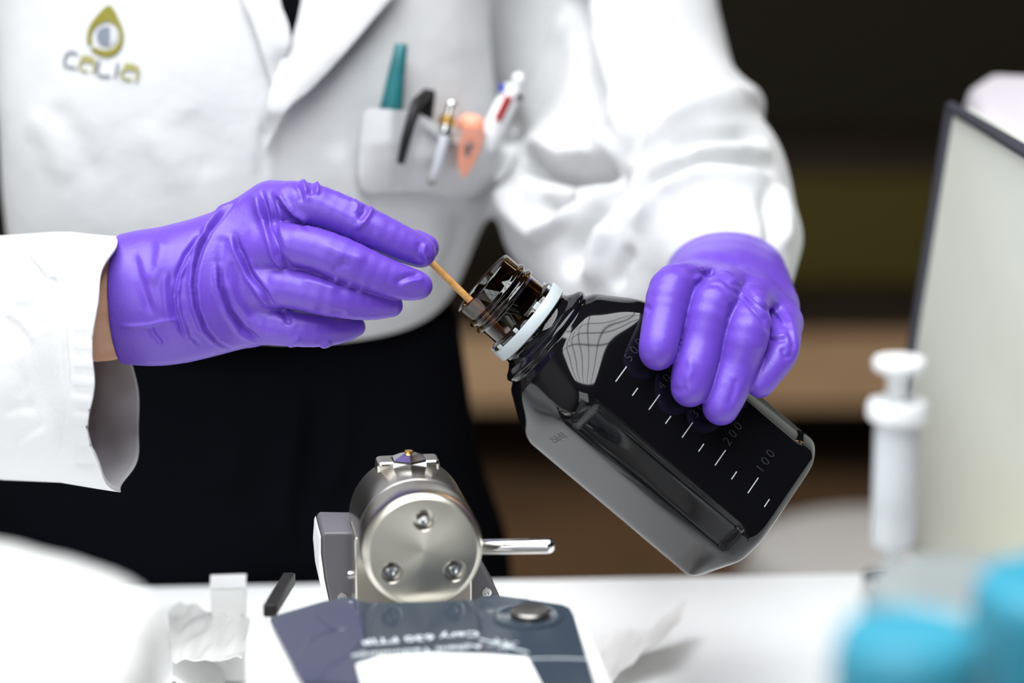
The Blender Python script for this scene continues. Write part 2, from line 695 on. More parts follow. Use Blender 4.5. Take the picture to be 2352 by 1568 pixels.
# glazing bars of the roof window and bars added before the unseen fill light
w1 = st(slab('window_1', (-1.60, -1.85, 2.22), (-1.55, 0.25, 2.26), 'darkbar'))
for k in range(7):
    x = -1.55 + k * 0.40
    slab('glazing_bar', (x - 0.016, -1.8, 2.20), (x + 0.016, 0.2, 2.235), 'darkbar', w1)
for k in range(5):
    y = -1.80 + k * 0.5
    slab('glazing_bar', (-1.55, y - 0.016, 2.20), (0.85, y + 0.016, 2.235), 'darkbar', w1)
w2 = st(slab('fill_light_bars', (-2.05, -2.68, 0.17), (-0.05, -2.60, 0.23), 'darkbar'))
for k in range(5):
    x = -2.0 + k * 0.475
    slab('glazing_bar', (x - 0.015, -2.66, 0.23), (x + 0.015, -2.63, 1.88), 'darkbar', w2)
for z in (0.72, 1.28, 1.86):
    slab('glazing_bar', (-2.03, -2.66, z - 0.015), (-0.07, -2.63, z + 0.015), 'darkbar', w2)

# work table
e0, e1 = onz(300, 1343, 0), onz(1950, 1311, 0)
dirx = unit((e1 - e0) * np.array([1, 1, 0]))
dirn = np.array([dirx[1], -dirx[0], 0])
mid = (e0 + e1) / 2
table = empty('work_table', mid + np.array([0, -0.3, FZ]), 'white laminate work table under the instrument and hands', 'table')
tc = mid + dirn * 0.33
box('table_top', tc + np.array([0, 0, -0.0155]), (0.85, 0.33, 0.0150), 'table', table, axes=np.array([dirx, dirn, [0, 0, 1.0]]), bev=0.003)
for sx in (-0.79, 0.79):
    for sy in (-0.28, 0.28):
        c = tc + dirx * sx + dirn * sy
        lathe('leg', [(0.022, FZ), (0.022, -0.031)], (c[0], c[1], 0), (0, 0, 1), 'steelp', table, seg=20)

# blurred furniture at the back of the room
def at_y(px, py, Y):
    v = ray(px, py)
    return CAM + v * ((Y - CAM[1]) / v[1])

YB = 2.55
zt = at_y(1900, 760, YB)[2]
zb = at_y(1900, 935, YB)[2]
sb = empty('side_bench', (0.6, YB + 0.3, FZ), 'long tan wooden bench front far behind the person', 'bench')
slab('bench_front', (-1.2, YB, zb), (2.6, YB + 0.03, zt), 'wood', sb, bev=0.004)
slab('bench_back', (-1.2, YB + 0.5, FZ + 0.002), (2.6, YB + 0.53, zt), 'dkwood', sb)
slab('bench_side', (2.57, YB + 0.031, FZ + 0.002), (2.6, YB + 0.499, zt), 'dkwood', sb)
slab('bench_side', (-1.2, YB + 0.031, FZ + 0.002), (-1.17, YB + 0.499, zt), 'dkwood', sb)
slab('bench_top', (-1.2, YB - 0.01, zt + 0.001), (2.6, YB + 0.53, zt + 0.03), 'dkwood', sb, bev=0.004)

zc0, zc1 = zt + 0.032, at_y(1900, 250, YB + 0.25)[2]
xo0, xo1 = at_y(1690, 500, YB + 0.25)[0], at_y(2300, 500, YB + 0.25)[0]
cb = empty('storage_box', ((xo0 + xo1) / 2, YB + 0.3, zc0), 'olive green storage box standing on the far bench', 'box')
slab('box_body', (xo0, YB + 0.2, zc0), (xo1, YB + 0.45, zc1 - 0.1), 'olive', cb, bev=0.006)
slab('box_lid', (xo0 - 0.006, YB + 0.194, zc1 - 0.099), (xo1 + 0.006, YB + 0.456, zc1 - 0.06), 'dkwood', cb, bev=0.006)
# ------------------------------------------------------------------ the person
person = empty('person', (-0.05, 0.22, FZ), 'person in white lab coat and purple gloves holding a bottle and a wooden stick', 'person')
RIGHT = CR

# --- bottle pose (needed for the gripping hand)
TAU = math.radians(7.0)
AX = math.radians(40.0)
b_img = math.cos(AX) * CR - math.sin(AX) * CU
B_A = unit(math.cos(TAU) * b_img + math.sin(TAU) * CF)          # mouth -> base
B_P = -math.sin(AX) * CR - math.cos(AX) * CU                    # down-left
B_P = unit(B_P - B_A * (B_P @ B_A))
B_N = np.cross(B_A, B_P)
if B_N @ CF > 0:
    B_N = -B_N
B_O = P(1107, 649, 1.10)
PHI = math.radians(23)
B_NF = math.cos(PHI) * B_N - math.sin(PHI) * B_P                # graduated face
SIDE = 0.0365


def d_on_face(px, py, lift=0.0):
    v = ray(px, py)
    return ((B_O + B_NF * (SIDE + lift) - CAM) @ B_NF) / (v @ B_NF)


# --- glove with stick (image left)
H1_fing = {
    'index': [(632, 482, 1.088, 62), (690, 468, 1.082, 52), (760, 484, 1.080, 47), (840, 520, 1.080, 45), (915, 556, 1.082, 42), (966, 579, 1.084, 36)],
    'middle': [(610, 572, 1.082, 60), (690, 567, 1.074, 52), (780, 594, 1.072, 51), (870, 630, 1.074, 44), (930, 650, 1.077, 39), (962, 656, 1.079, 32)],
    'ring': [(600, 655, 1.084, 58), (670, 663, 1.076, 46), (760, 683, 1.075, 44), (840, 698, 1.079, 37), (898, 701, 1.083, 28)],
    'pinky': [(590, 735, 1.090, 56), (650, 750, 1.084, 44), (720, 757, 1.084, 40), (775, 757, 1.088, 33), (816, 750, 1.092, 24)],
}
H1_thumb = [(560, 640, 1.125, 60), (720, 610, 1.130, 48), (860, 575, 1.120, 40), (940, 562, 1.112, 36), (978, 569, 1.106, 31)]


def wrist1(p):
    a, b, c = P(455, 660, 1.095), P(360, 682, 1.095), P(200, 695, 1.095)
    s = (CF, 0.80)
    d = cone(p, a, b, M(136, 1.095), M(142, 1.095), s)
    d = smin(d, cone(p, b, c, M(142, 1.095), M(140, 1.095), s), 0.01)
    return d


def glove1(p):
    palm = wrist1(p)
    for (a, b) in [((625, 486, 1.092, 68), (470, 606, 1.096, 84)), ((600, 575, 1.090, 64), (460, 640, 1.094, 95)),
                   ((592, 650, 1.092, 64), (455, 680, 1.094, 100)), ((575, 722, 1.097, 70), (450, 705, 1.096, 98))]:
        palm = smin(palm, cone(p, P(*a[:3]), P(*b[:3]), M(a[3], a[2]), M(b[3], b[2])), 0.012)
    out = None
    for pts in list(H1_fing.values()) + [H1_thumb]:
        d = smin(palm, chain(p, pts, 0.004), 0.005)
        out = d if out is None else smin(out, d, 0.0012)
    # open cuff
    px = IW / 2 + FP * ((p - CAM.astype(np.float32)) @ CR.astype(np.float32)) / ((p - CAM.astype(np.float32)) @ CF.astype(np.float32))
    py = IH / 2 - FP * ((p - CAM.astype(np.float32)) @ CU.astype(np.float32)) / ((p - CAM.astype(np.float32)) @ CF.astype(np.float32))
    dd = (p - CAM.astype(np.float32)) @ CF.astype(np.float32)
    edge = 246 + 0.00022 * np.abs(py - 715) ** 2.1 * 1.0 + (py - 700) * 0.05 + (dd - 1.072) * 900
    cut = (edge - px) * (1.1 / FP)
    out = smax(out, cut, 0.001)
    inner = smax(wrist1(p) + 0.0016, (px - 400) * (1.1 / FP), 0.002)
    return smax(out, -inner, 0.0008)


S1 = [
    ([(569, 435), (518, 484), (485, 526), (463, 570), (450, 614), (446, 658), (452, 709), (471, 757), (500, 786), (551, 811)], 5, -0.0034),
    ([(560, 431), (509, 480), (476, 522), (454, 566), (441, 610), (437, 654), (443, 705), (462, 753), (491, 782), (542, 807)], 6.5, 0.0020399999999999997),
    ([(569, 435), (518, 484), (485, 526), (463, 570), (450, 614), (446, 658), (452, 709), (471, 757), (500, 786), (551, 811)], 9, 0.001),
    ([(577, 438), (526, 487), (493, 529), (471, 573), (458, 617), (454, 661), (460, 712), (479, 760), (508, 789), (559, 814)], 10.5, -0.0),
    ([(489, 519), (452, 548), (427, 585), (408, 629), (401, 673), (403, 709), (419, 760), (449, 800)], 5.5, -0.003),
    ([(497, 521), (460, 550), (435, 587), (416, 631), (409, 675), (411, 711), (427, 762), (457, 802)], 7.0, 0.0018),
    ([(434, 599), (416, 643), (412, 683), (419, 727), (438, 775), (467, 800)], 5, -0.0018),
    ([(428, 599), (410, 643), (406, 683), (413, 727), (432, 775), (461, 800)], 6.5, 0.00108),
    ([(394, 614), (390, 658), (394, 709), (405, 753)], 8, -0.0014),
    ([(384, 614), (380, 658), (384, 709), (395, 753)], 9.5, 0.0008399999999999999),
    ([(361, 541), (372, 570), (365, 614), (343, 658)], 16, 0.0014),
    ([(306, 570), (321, 636), (343, 702), (354, 731)], 12, -0.0012),
    ([(316, 566), (331, 632), (353, 698), (364, 727)], 13.5, 0.0007199999999999999),
    ([(266, 749), (306, 749), (343, 747), (372, 738), (427, 735)], 4, 0.001),
    ([(343, 747), (354, 768), (376, 793)], 7, -0.001),
    ([(351, 747), (362, 768), (384, 793)], 8.5, 0.0006),
    ([(597, 428), (610, 482), (624, 537), (639, 585), (661, 610), (690, 621)], 6.5, -0.003),
    ([(588, 432), (601, 486), (615, 541), (630, 589), (652, 614), (681, 625)], 8.0, 0.0018),
    ([(620, 431), (633, 490), (635, 534), (650, 585)], 7, -0.0016),
    ([(628, 429), (641, 488), (643, 532), (658, 583)], 8.5, 0.00096),
    ([(631, 446), (648, 475), (672, 499), (697, 512), (709, 530)], 5.5, -0.0034),
    ([(635, 438), (652, 467), (676, 491), (701, 504), (713, 522)], 7.0, 0.0023799999999999997),
    ([(536, 526), (547, 570), (577, 632), (606, 669), (635, 709)], 6.5, -0.003),
    ([(527, 530), (538, 574), (568, 636), (597, 673), (626, 713)], 8.0, 0.0018),
    ([(566, 585), (591, 632), (617, 673), (635, 702)], 8, 0.001),
    ([(503, 592), (507, 658), (529, 716), (558, 757), (610, 791)], 6, -0.0028),
    ([(495, 596), (499, 662), (521, 720), (550, 761), (602, 795)], 7.5, 0.0016799999999999999),
    ([(518, 636), (540, 687), (569, 727), (599, 760)], 8, 0.0012),
    ([(514, 537), (509, 585), (507, 614)], 14, -0.001),
    ([(528, 537), (523, 585), (521, 614)], 15.5, 0.0006),
    ([(588, 439), (595, 490), (610, 534)], 9, 0.0014),
    ([(672, 614), (712, 621), (748, 636)], 5, -0.0012),
    ([(672, 621), (712, 628), (748, 643)], 6.5, 0.0007199999999999999),
    ([(675, 413), (690, 439), (697, 468)], 7, -0.0014),
    ([(683, 413), (698, 439), (705, 468)], 8.5, 0.0008399999999999999),
    # crinkles along the fingers
    ([(690, 404), (700, 424), (704, 450)], 5, 0.0014), ([(722, 410), (730, 430), (728, 450)], 5, 0.0017), ([(710, 408), (716, 430), (716, 452)], 5, -0.0014),
    ([(848, 466), (852, 484), (836, 510), (812, 528)], 6, 0.0015), ([(838, 466), (840, 484), (822, 506)], 6, -0.0012), ([(812, 454), (820, 470), (816, 490)], 5, 0.0009),
    ([(740, 440), (810, 480), (870, 506)], 14, -0.0008),
    ([(978, 556), (972, 580), (980, 600)], 6, 0.0009), ([(964, 552), (960, 582), (968, 604)], 6, -0.0008),
    ([(905, 650), (935, 636), (968, 628)], 7, -0.0011), ([(915, 660), (945, 645), (978, 640)], 7, 0.0008),
    ([(770, 636), (774, 650)], 4, 0.0016), ([(800, 648), (806, 660)], 5, 0.0016), ([(825, 660), (832, 672)], 5, 0.0014),
    ([(690, 640), (740, 655), (780, 668)], 10, 0.0010),
    ([(720, 710), (760, 716), (800, 722)], 8, -0.0010),
    ([(735, 800), (750, 792), (760, 782)], 8, 0.0012), ([(660, 800), (676, 786), (690, 770)], 7, 0.0009),
    ([(640, 705), (660, 730), (665, 750)], 8, -0.0012),
    ([(735, 560), (790, 585), (850, 600)], 12, 0.0008), ([(800, 600), (760, 622)], 10, -0.0008),
]
lo1, hi1 = bounds([P(195, 380, 1.10), P(1030, 380, 1.10), P(195, 870, 1.10), P(1030, 870, 1.10)] + [P(600, 600, 1.03), P(600, 600, 1.17)], 0.004)
sdf_object('glove', glove1, lo1, hi1, 0.00072, 'glove', person, S1, it=2)

# --- glove round the bottle (image right)
di = lambda x, y, l: float(d_on_face(x, y, l))
H2_fing = {
    'index': [(1600, 655, 1.118, 52), (1572, 652, 1.098, 50), (1541, 666, 1.086, 51), (1524, 736, di(1524, 736, 0.0098) + 0.004, 48), (1513, 792, di(1513, 792, 0.0092), 45), (1511, 808, di(1511, 808, 0.0088), 43)],
    'middle': [(1670, 668, 1.116, 54), (1656, 680, 1.096, 52), (1634, 704, 1.084, 51), (1611, 790, di(1611, 790, 0.0102) + 0.002, 49), (1593, 850, di(1593, 850, 0.0092), 49), (1585, 890, di(1585, 890, 0.0088), 45)],
    'ring': [(1735, 690, 1.114, 50), (1722, 706, 1.096, 46), (1716, 764, 1.082, 52), (1694, 836, di(1694, 836, 0.0104), 49), (1672, 895, di(1672, 895, 0.0092), 47), (1656, 934, di(1656, 934, 0.0086), 43)],
    'pinky': [(1795, 742, 1.116, 46), (1800, 772, 1.098, 40), (1794, 812, 1.090, 38), (1770, 850, 1.086, 34), (1746, 882, 1.084, 32)],
}
H2_thumb = [(1620, 690, 1.185, 55), (1540, 740, 1.186, 50), (1480, 800, 1.178, 46), (1440, 850, 1.170, 42)]


def wrist2(p):
    d = cone(p, P(1662, 652, 1.165), P(1668, 630, 1.20), M(112, 1.165), M(124, 1.20), (CU, 0.70))
    d = smin(d, cone(p, P(1668, 630, 1.20), P(1676, 600, 1.26), M(124, 1.2), M(124, 1.26), (CU, 0.72)), 0.01)
    return d


def glove2(p):
    palm = wrist2(p)
    for (a, b) in [((1604, 664, 1.120, 52), (1600, 655, 1.175, 66)), ((1672, 676, 1.118, 54), (1650, 645, 1.175, 80)),
                   ((1738, 698, 1.117, 54), (1705, 655, 1.175, 80)), ((1792, 742, 1.118, 48), (1730, 672, 1.175, 66)),
                   ((1780, 700, 1.140, 40), (1740, 660, 1.18, 60))]:
        palm = smin(palm, cone(p, P(*a[:3]), P(*b[:3]), M(a[3], a[2]), M(b[3], b[2])), 0.010)
    out = None
    for pts in list(H2_fing.values()) + [H2_thumb]:
        d = smin(palm, chain(p, pts, 0.004), 0.0045)
        out = d if out is None else smin(out, d, 0.0012)
    q = p - CAM.astype(np.float32)
    dd = q @ CF.astype(np.float32)
    cut = dd - 1.236
    out = smax(out, cut, 0.001)
    inner = smax(wrist2(p) + 0.0016, 1.20 - dd, 0.002)
    return smax(out, -inner, 0.0008)


S2 = [
    ([(1572, 623), (1611, 626), (1654, 633), (1700, 658), (1743, 691), (1786, 728), (1817, 771)], 6, -0.00202),
    ([(1575, 615), (1614, 618), (1657, 625), (1703, 650), (1746, 683), (1789, 720), (1820, 763)], 7.5, 0.00121),
    ([(1660, 642), (1694, 667), (1725, 701), (1755, 734), (1771, 774)], 6, -0.00202),
    ([(1666, 636), (1700, 661), (1731, 695), (1761, 728), (1777, 768)], 7.5, 0.00121),
    ([(1636, 624), (1685, 636), (1734, 670), (1777, 704), (1814, 740)], 7, -0.00086),
    ([(1639, 616), (1688, 628), (1737, 662), (1780, 696), (1817, 732)], 8.5, 0.00052),
    ([(1581, 600), (1624, 592), (1673, 597), (1716, 615)], 9, -0.00115),
    ([(1581, 590), (1624, 582), (1673, 587), (1716, 605)], 10.5, 0.00069),
    ([(1765, 783), (1786, 780), (1810, 777)], 6, -0.00115),
    ([(1765, 776), (1786, 773), (1810, 770)], 7.5, 0.00069),
    ([(1795, 796), (1804, 820), (1823, 814)], 6, -0.00086),
    ([(1780, 691), (1807, 734), (1823, 789), (1817, 826)], 6, -0.00101),
    ([(1787, 691), (1814, 734), (1830, 789), (1824, 826)], 7.5, 0.00060),
    ([(1593, 646), (1605, 636), (1611, 624)], 6, 0.00101),
    ([(1587, 664), (1611, 652), (1651, 655), (1679, 679)], 7, -0.00086),
    ([(1587, 671), (1611, 659), (1651, 662), (1679, 686)], 8.5, 0.00052),
    ([(1676, 691), (1679, 716), (1667, 740)], 7, -0.00072),
    ([(1669, 691), (1672, 716), (1660, 740)], 8.5, 0.00043),
    ([(1541, 884), (1559, 900), (1581, 887)], 8, -0.00065),
    ([(1584, 814), (1587, 851), (1572, 881)], 9, 0.00058),
    ([(1694, 866), (1685, 903), (1673, 936)], 8, -0.00065),
    ([(1703, 866), (1694, 903), (1682, 936)], 9.5, 0.00039),
    ([(1480, 710), (1486, 704), (1495, 716)], 6, -0.00065),
]
lo2, hi2 = bounds([P(1400, 520, 1.10), P(1860, 520, 1.10), P(1400, 1000, 1.10), P(1860, 1000, 1.10)] + [P(1400, 600, 1.03), P(1860, 600, 1.25), P(1400, 900, 1.22)], 0.006)
sdf_object('glove', glove2, lo2, hi2, 0.00072, 'glove', person, S2, it=2)

# --- lab coat: body and left sleeve as one grown surface
NB = unit(np.array([0.30, -1.0, 0.05]))      # where the chest faces


def torso(p, g=0.0):
    s = (NB, 0.70)
    d = cone(p, P(552, -150, 1.345), P(582, 330, 1.325), 0.144 - g, 0.129 - g, s)
    d = smin(d, cone(p, P(582, 330, 1.325), P(490, 880, 1.350), 0.129 - g, 0.113 - g, s), 0.03)
    return d


def arm_left(p, g=0.0):
    # upper arm, elbow, forearm towards the camera
    d = cone(p, P(1425, -260, 1.40), P(1488, 150, 1.375), 0.049 - g, 0.043 - g)
    d = smin(d, cone(p, P(1488, 150, 1.375), P(1550, 330, 1.345), 0.043 - g, 0.046 - g), 0.012)
    return d


def sleeve_left(p):
    d = arm_left(p)
    d = smin(d, cone(p, P(1330, -100, 1.43), P(1330, 290, 1.42), 0.045, 0.030), 0.025)
    d = smin(d, cone(p, P(1230, -150, 1.42), P(1250, 280, 1.42), 0.05, 0.035), 0.025)
    d = smin(d, cone(p, P(1545, 320, 1.34), P(1570, 430, 1.295), 0.046, 0.049), 0.015)
    d = smin(d, cone(p, P(1570, 430, 1.292), P(1640, 560, 1.252), 0.049, 0.042, (CU, 0.9)), 0.03)
    d = smin(d, cone(p, P(1640, 550, 1.252), P(1668, 604, 1.224), 0.042, 0.033, (CU, 0.80)), 0.012)
    d = smin(d, cone(p, P(1745, 560, 1.262), P(1776, 668, 1.245), 0.014, 0.007), 0.012)
    d = smin(d, cone(p, P(1470, 540, 1.275), P(1500, 680, 1.25), 0.030, 0.016), 0.02)
    d = smin(d, cone(p, P(1430, 340, 1.36), P(1340, 480, 1.33), 0.045, 0.035), 0.03)
    d = smin(d, cone(p, P(1240, 420, 1.36), P(1300, 500, 1.345), 0.020, 0.024), 0.03)
    d = smin(d, cone(p, P(1350, 500, 1.32), P(1380, 660, 1.285), 0.040, 0.026), 0.03)
    d = smin(d, cone(p, P(1675, 420, 1.30), P(1745, 545, 1.27), 0.022, 0.018), 0.015)
    d = smin(d, cone(p, P(1600, 240, 1.35), P(1722, 236, 1.345), 0.018, 0.008), 0.012)
    return d


def coat_f(p):
    t = torso(p)
    hem = P(890, 888, 1.25)
    nh = unit(np.array([-0.16, 0.10, -1.0]))
    t = smax(t, ((p - hem.astype(np.float32)) @ nh.astype(np.float32)), 0.024)
    # right shoulder and upper sleeve (mostly outside the picture)
    sh = cone(p, P(-160, -330, 1.33), P(-560, 520, 1.30), 0.056, 0.056)
    sh = smin(sh, cone(p, P(-560, 520, 1.30), P(-460, 800, 1.23), 0.056, 0.056), 0.02)
    yoke = cone(p, P(-60, -330, 1.34), P(1380, -330, 1.42), 0.062, 0.066)
    d = smin(smin(t, yoke, 0.05), smin(sh, sleeve_left(p), 0.001), 0.018)
    return d


SC = [
    # left sleeve folds
    ([(1640, 160), (1600, 202), (1522, 239), (1476, 285), (1430, 349), (1400, 420), (1361, 470)], 22, -0.01250),
    ([(1760, 222), (1683, 230), (1591, 245), (1510, 290), (1460, 360)], 24, 0.01000),
    ([(1765, 340), (1706, 312), (1614, 317), (1522, 358)], 20, -0.00875),
    ([(1780, 370), (1720, 342), (1614, 340), (1510, 385)], 18, 0.00750),
    ([(1793, 400), (1729, 378), (1614, 366), (1499, 413), (1440, 500)], 16, -0.00875),
    ([(1800, 430), (1720, 410), (1614, 400), (1520, 440), (1450, 540)], 22, 0.00750),
    ([(1430, 358), (1407, 422), (1361, 487), (1325, 574), (1311, 643)], 20, -0.01375),
    ([(1170, 345), (1230, 375), (1300, 395), (1360, 385), (1400, 350)], 24, -0.02400),
    ([(1200, 320), (1290, 362), (1380, 345)], 14, 0.00750),
    ([(1325, -40), (1352, 100), (1382, 230), (1378, 330)], 24, -0.01600),
    ([(1350, -40), (1385, 100), (1420, 240), (1420, 330)], 20, 0.01000),
    ([(1150, 390), (1178, 482), (1233, 537), (1297, 505), (1340, 440)], 16, 0.01000),
    ([(1230, 470), (1270, 480), (1320, 440)], 22, -0.01125),
    ([(1400, 500), (1370, 580), (1360, 660)], 20, 0.00875),
    ([(1450, 560), (1425, 620), (1415, 670)], 14, -0.00625),
    ([(1370, 60), (1385, 180), (1395, 280), (1350, 350)], 16, 0.00750),
    ([(1780, 420), (1800, 500), (1795, 580)], 16, 0.00625),
    ([(1750, 430), (1775, 520), (1770, 610)], 14, -0.00500),
    # chest
    ([(620, 250), (606, 330), (598, 430)], 7, -0.004), ([(634, 260), (622, 340), (612, 430)], 9, 0.002),
    ([(60, 250), (120, 330), (160, 430)], 30, 0.0015), ([(110, 230), (190, 330), (230, 440)], 26, -0.0012),
    ([(420, 250), (470, 340), (490, 420)], 40, -0.0015), ([(320, 280), (380, 360), (420, 450)], 30, 0.0015),
    ([(1320, 0), (1270, 120), (1215, 230), (1195, 300)], 16, 0.005),
    ([(760, 330), (800, 420), (830, 520)], 26, 0.003), ([(960, 450), (1000, 560), (960, 680)], 30, 0.003),
    ([(1070, 470), (1050, 560), (1010, 650)], 24, -0.003), ([(850, 560), (900, 640), (930, 720)], 30, -0.002),
]
loC, hiC = bounds([P(-700, -500, 1.30), P(2000, -500, 1.45), P(-700, 900, 1.2), P(2000, 900, 1.3), P(600, 400, 1.15), P(600, 400, 1.52)], 0.03)
coat, VC, FCq = sdf_object('lab_coat', coat_f, loC, hiC, 0.0030, 'coat', person, SC, it=3)
bvhC = make_bvh(VC, FCq)


def onto(lift=0.001, liftf=None):
    def f(x, y):
        p_, n_ = cast(bvhC, x, y)
        l = lift if liftf is None else liftf(x, y)
        return p_ + unit(CAM - p_) * l, unit(CAM - p_)
    return f


def seg_dist(x, y, a, b):
    a, b = np.array(a, float), np.array(b, float)
    ab = b - a
    h = min(1, max(0, ((x - a[0]) * ab[0] + (y - a[1]) * ab[1]) / (ab @ ab)))
    return math.hypot(x - a[0] - h * ab[0], y - a[1] - h * ab[1])


# black shirt in the neck opening, collar and lapels
patch('shirt', [(636, -60), (720, -60), (700, 20), (672, 86), (662, 60), (650, 20)], onto(0.002), 'black_cloth', person, 8, 0.001)
lap_poly = smooth_poly([(700, -70), (960, -70), (893, 0), (850, 52), (800, 112), (740, 178), (690, 226), (655, 252), (640, 285), (622, 320), (608, 346), (604, 330), (612, 270), (618, 215), (640, 150), (668, 95), (688, 30)], 1)
patch('lapel', lap_poly, onto(liftf=lambda x, y: 0.004 + 0.010 * math.exp(-(seg_dist(x, y, (900, -10), (655, 250)) / 70) ** 2) * (1 if y < 260 else max(0, 1 - (y - 260) / 90))), 'coat', coat, 11, 0.0016)
lap2 = smooth_poly([(545, -70), (640, -70), (642, 5), (660, 45), (668, 78), (664, 110), (645, 150), (628, 200), (618, 170), (600, 110), (580, 50), (556, 0)], 1)
patch('lapel', lap2, onto(liftf=lambda x, y: 0.003 + 0.007 * math.exp(-(seg_dist(x, y, (650, 0), (662, 100)) / 45) ** 2)), 'coat', coat, 11, 0.0016)

# breast pocket
pk = smooth_poly([(838, 246), (880, 250), (925, 254), (945, 250), (985, 272), (1020, 292), (1080, 300), (1130, 302), (1175, 290), (1196, 280), (1190, 340), (1165, 400), (1120, 440), (1060, 455), (1000, 445), (960, 440), (900, 440), (828, 445), (822, 380), (830, 300)], 1)
patch('pocket', pk, onto(liftf=lambda x, y: 0.002 + 0.018 * min(1.0, max(0, (190 - abs(x - 1055)) / 110)) * max(0.0, min(1, (455 - y) / 90)) + 0.010 * min(1.0, max(0, (62 - abs(x - 882)) / 45)) * max(0.0, min(1, (450 - y) / 120))), 'coat', coat, 10, 0.0014)
tube('pocket_seam', [cast(bvhC, x, y)[0] + unit(CAM - cast(bvhC, x, y)[0]) * 0.0245 for (x, y) in [(950, 268), (975, 285), (1010, 312), (1050, 330), (1100, 336), (1150, 324), (1182, 305)]], 0.0014, 'coat', coat, 8)
tube('pocket_seam', [cast(bvhC, x, y)[0] + unit(CAM - cast(bvhC, x, y)[0]) * 0.006 for (x, y) in [(936, 260), (928, 330), (920, 400), (915, 438)]], 0.0009, 'coatin', coat, 8)

# embroidered drop and lettering on the chest  (crop scale 7.84)
e7 = lambda pts: [(120 + x / 7.84, y / 7.84) for (x, y) in pts]
outer = [(1030, 85), (1080, 130), (1130, 200), (1180, 310), (1230, 430), (1265, 530), (1280, 650), (1270, 760), (1240, 860), (1180, 940), (1090, 1000), (1000, 1025), (900, 1020), (800, 975), (720, 920), (680, 885), (770, 845), (840, 885), (930, 910), (1020, 900), (1110, 860), (1170, 790), (1205, 690), (1200, 590), (1160, 480), (1090, 410), (1000, 385), (900, 400), (810, 450), (740, 530), (705, 620), (700, 700), (730, 775), (640, 815), (620, 740), (618, 650), (640, 540), (690, 420), (770, 310), (860, 210), (940, 130)]
emb = lambda nm, poly, m_: patch(nm, poly, onto(0.0004), m_, coat, 5, 0.0007)
emb('embroidered_drop', e7(outer), 'lime')
disc = [(960 + 165 * math.cos(t), 650 + 172 * math.sin(t)) for t in np.linspace(0, 2 * math.pi, 40)[:-1]]
emb('embroidered_disc', e7([q for q in disc if q[0] < 1050] ), 'slate')
emb('embroidered_crescent', e7([(1060, 560), (1100, 520), (1140, 590), (1150, 680), (1120, 750), (1060, 800), (1020, 800), (1050, 720), (1045, 640)]), 'silver')


def stroke_poly(pts, wd):
    pts = [np.array(p_, float) for p_ in pts]
    L, R = [], []
    for i in range(len(pts)):
        t = unit(pts[min(i + 1, len(pts) - 1)] - pts[max(i - 1, 0)])
        n_ = np.array([-t[1], t[0]]) * wd / 2
        L.append(tuple(pts[i] + n_))
        R.append(tuple(pts[i] - n_))
    return L + R[::-1]


letters = [
    ('slate', [(450, 975), (400, 945), (330, 930), (270, 960), (225, 1040), (205, 1120), (215, 1175), (270, 1195), (350, 1205), (430, 1225)], 42),
    ('limep', [(510, 1025), (600, 1018), (700, 1040), (760, 1085), (765, 1150), (745, 1240), (730, 1310)], 44),
    ('limep', [(740, 1120), (640, 1100), (540, 1095), (490, 1130), (480, 1200), (510, 1250), (570, 1275), (640, 1285)], 42),
    ('slate', [(840, 1085), (820, 1180), (800, 1270), (820, 1340), (880, 1365), (960, 1365), (1040, 1370)], 40),
    ('slate', [(1185, 1135), (1160, 1220), (1145, 1310), (1125, 1395)], 42),
    ('limep', [(1290, 1165), (1390, 1160), (1480, 1180), (1540, 1230), (1545, 1300), (1525, 1390), (1505, 1470)], 46),
    ('limep', [(1520, 1265), (1420, 1240), (1320, 1235), (1250, 1275), (1225, 1340), (1260, 1395), (1330, 1420), (1430, 1430)], 44),
]
for (m_, pts, wd) in letters:
    emb('embroidered_letter', stroke_poly(e7(smooth_poly(pts, 1, False)), wd / 7.84), m_)
for q in ([(505, 1040), (600, 1035), (720, 1065), (735, 1115), (640, 1090), (540, 1085)], [(1290, 1185), (1400, 1180), (1490, 1205), (1515, 1255), (1420, 1232), (1300, 1228)]):
    emb('embroidered_letter', e7(q), 'limep')

# right sleeve: loose open tube with an uneven cuff
rng = np.random.RandomState(3)
NS, NT = 190, 170
xs = np.linspace(0, 1, NS)
Vs, Fs_ = [], []
for layer in (0, 1):
    for i, s in enumerate(xs):
        cx = 258 - s * 760
        cyt = np.interp(cx, [-500, -150, 0, 110, 200, 262], [560, 545, 540, 532, 541, 544])
        cyb = np.interp(cx, [-500, -150, 0, 130, 262], [1060, 1085, 1102, 1108, 1131])
        dc = 1.092 + s * 0.14
        for k in range(NT):
            th = 2 * math.pi * k / NT
            near, up = math.cos(th), math.sin(th)
            yy = (cyt + cyb) / 2 + (cyb - cyt) / 2 * (up if abs(up) < 1 else up)
            # flattened tube, hanging below the wrist
            sk = -52 * near + 18 * max(0, up) * (0.6 - near) - 24 * max(0, -up) ** 2 * (1 if near > 0 else -0.6) + 40 * max(0, -up)
            wav = (7 * math.sin(5 * th + 1.3) + 5 * math.sin(9 * th)) * math.exp(-s * 22)
            xx = cx + sk * (1 - 0.5 * s) + wav
            rr = 0.047 * (1 - 0.10 * up) * near
            wr = 0.0022 * math.sin(3 * th + 14 * s + 2 * math.sin(7 * s)) * min(1, s * 6 + 0.25) + 0.0015 * math.sin(7 * th - 22 * s)
            dd = dc - rr - wr * near
            q = P(xx, yy, dd)
            if layer:
                c0 = P(cx, (cyt + cyb) / 2, dc)
                q = q + unit(c0 - q) * 0.0018
            Vs.append(q)
nl = NS * NT
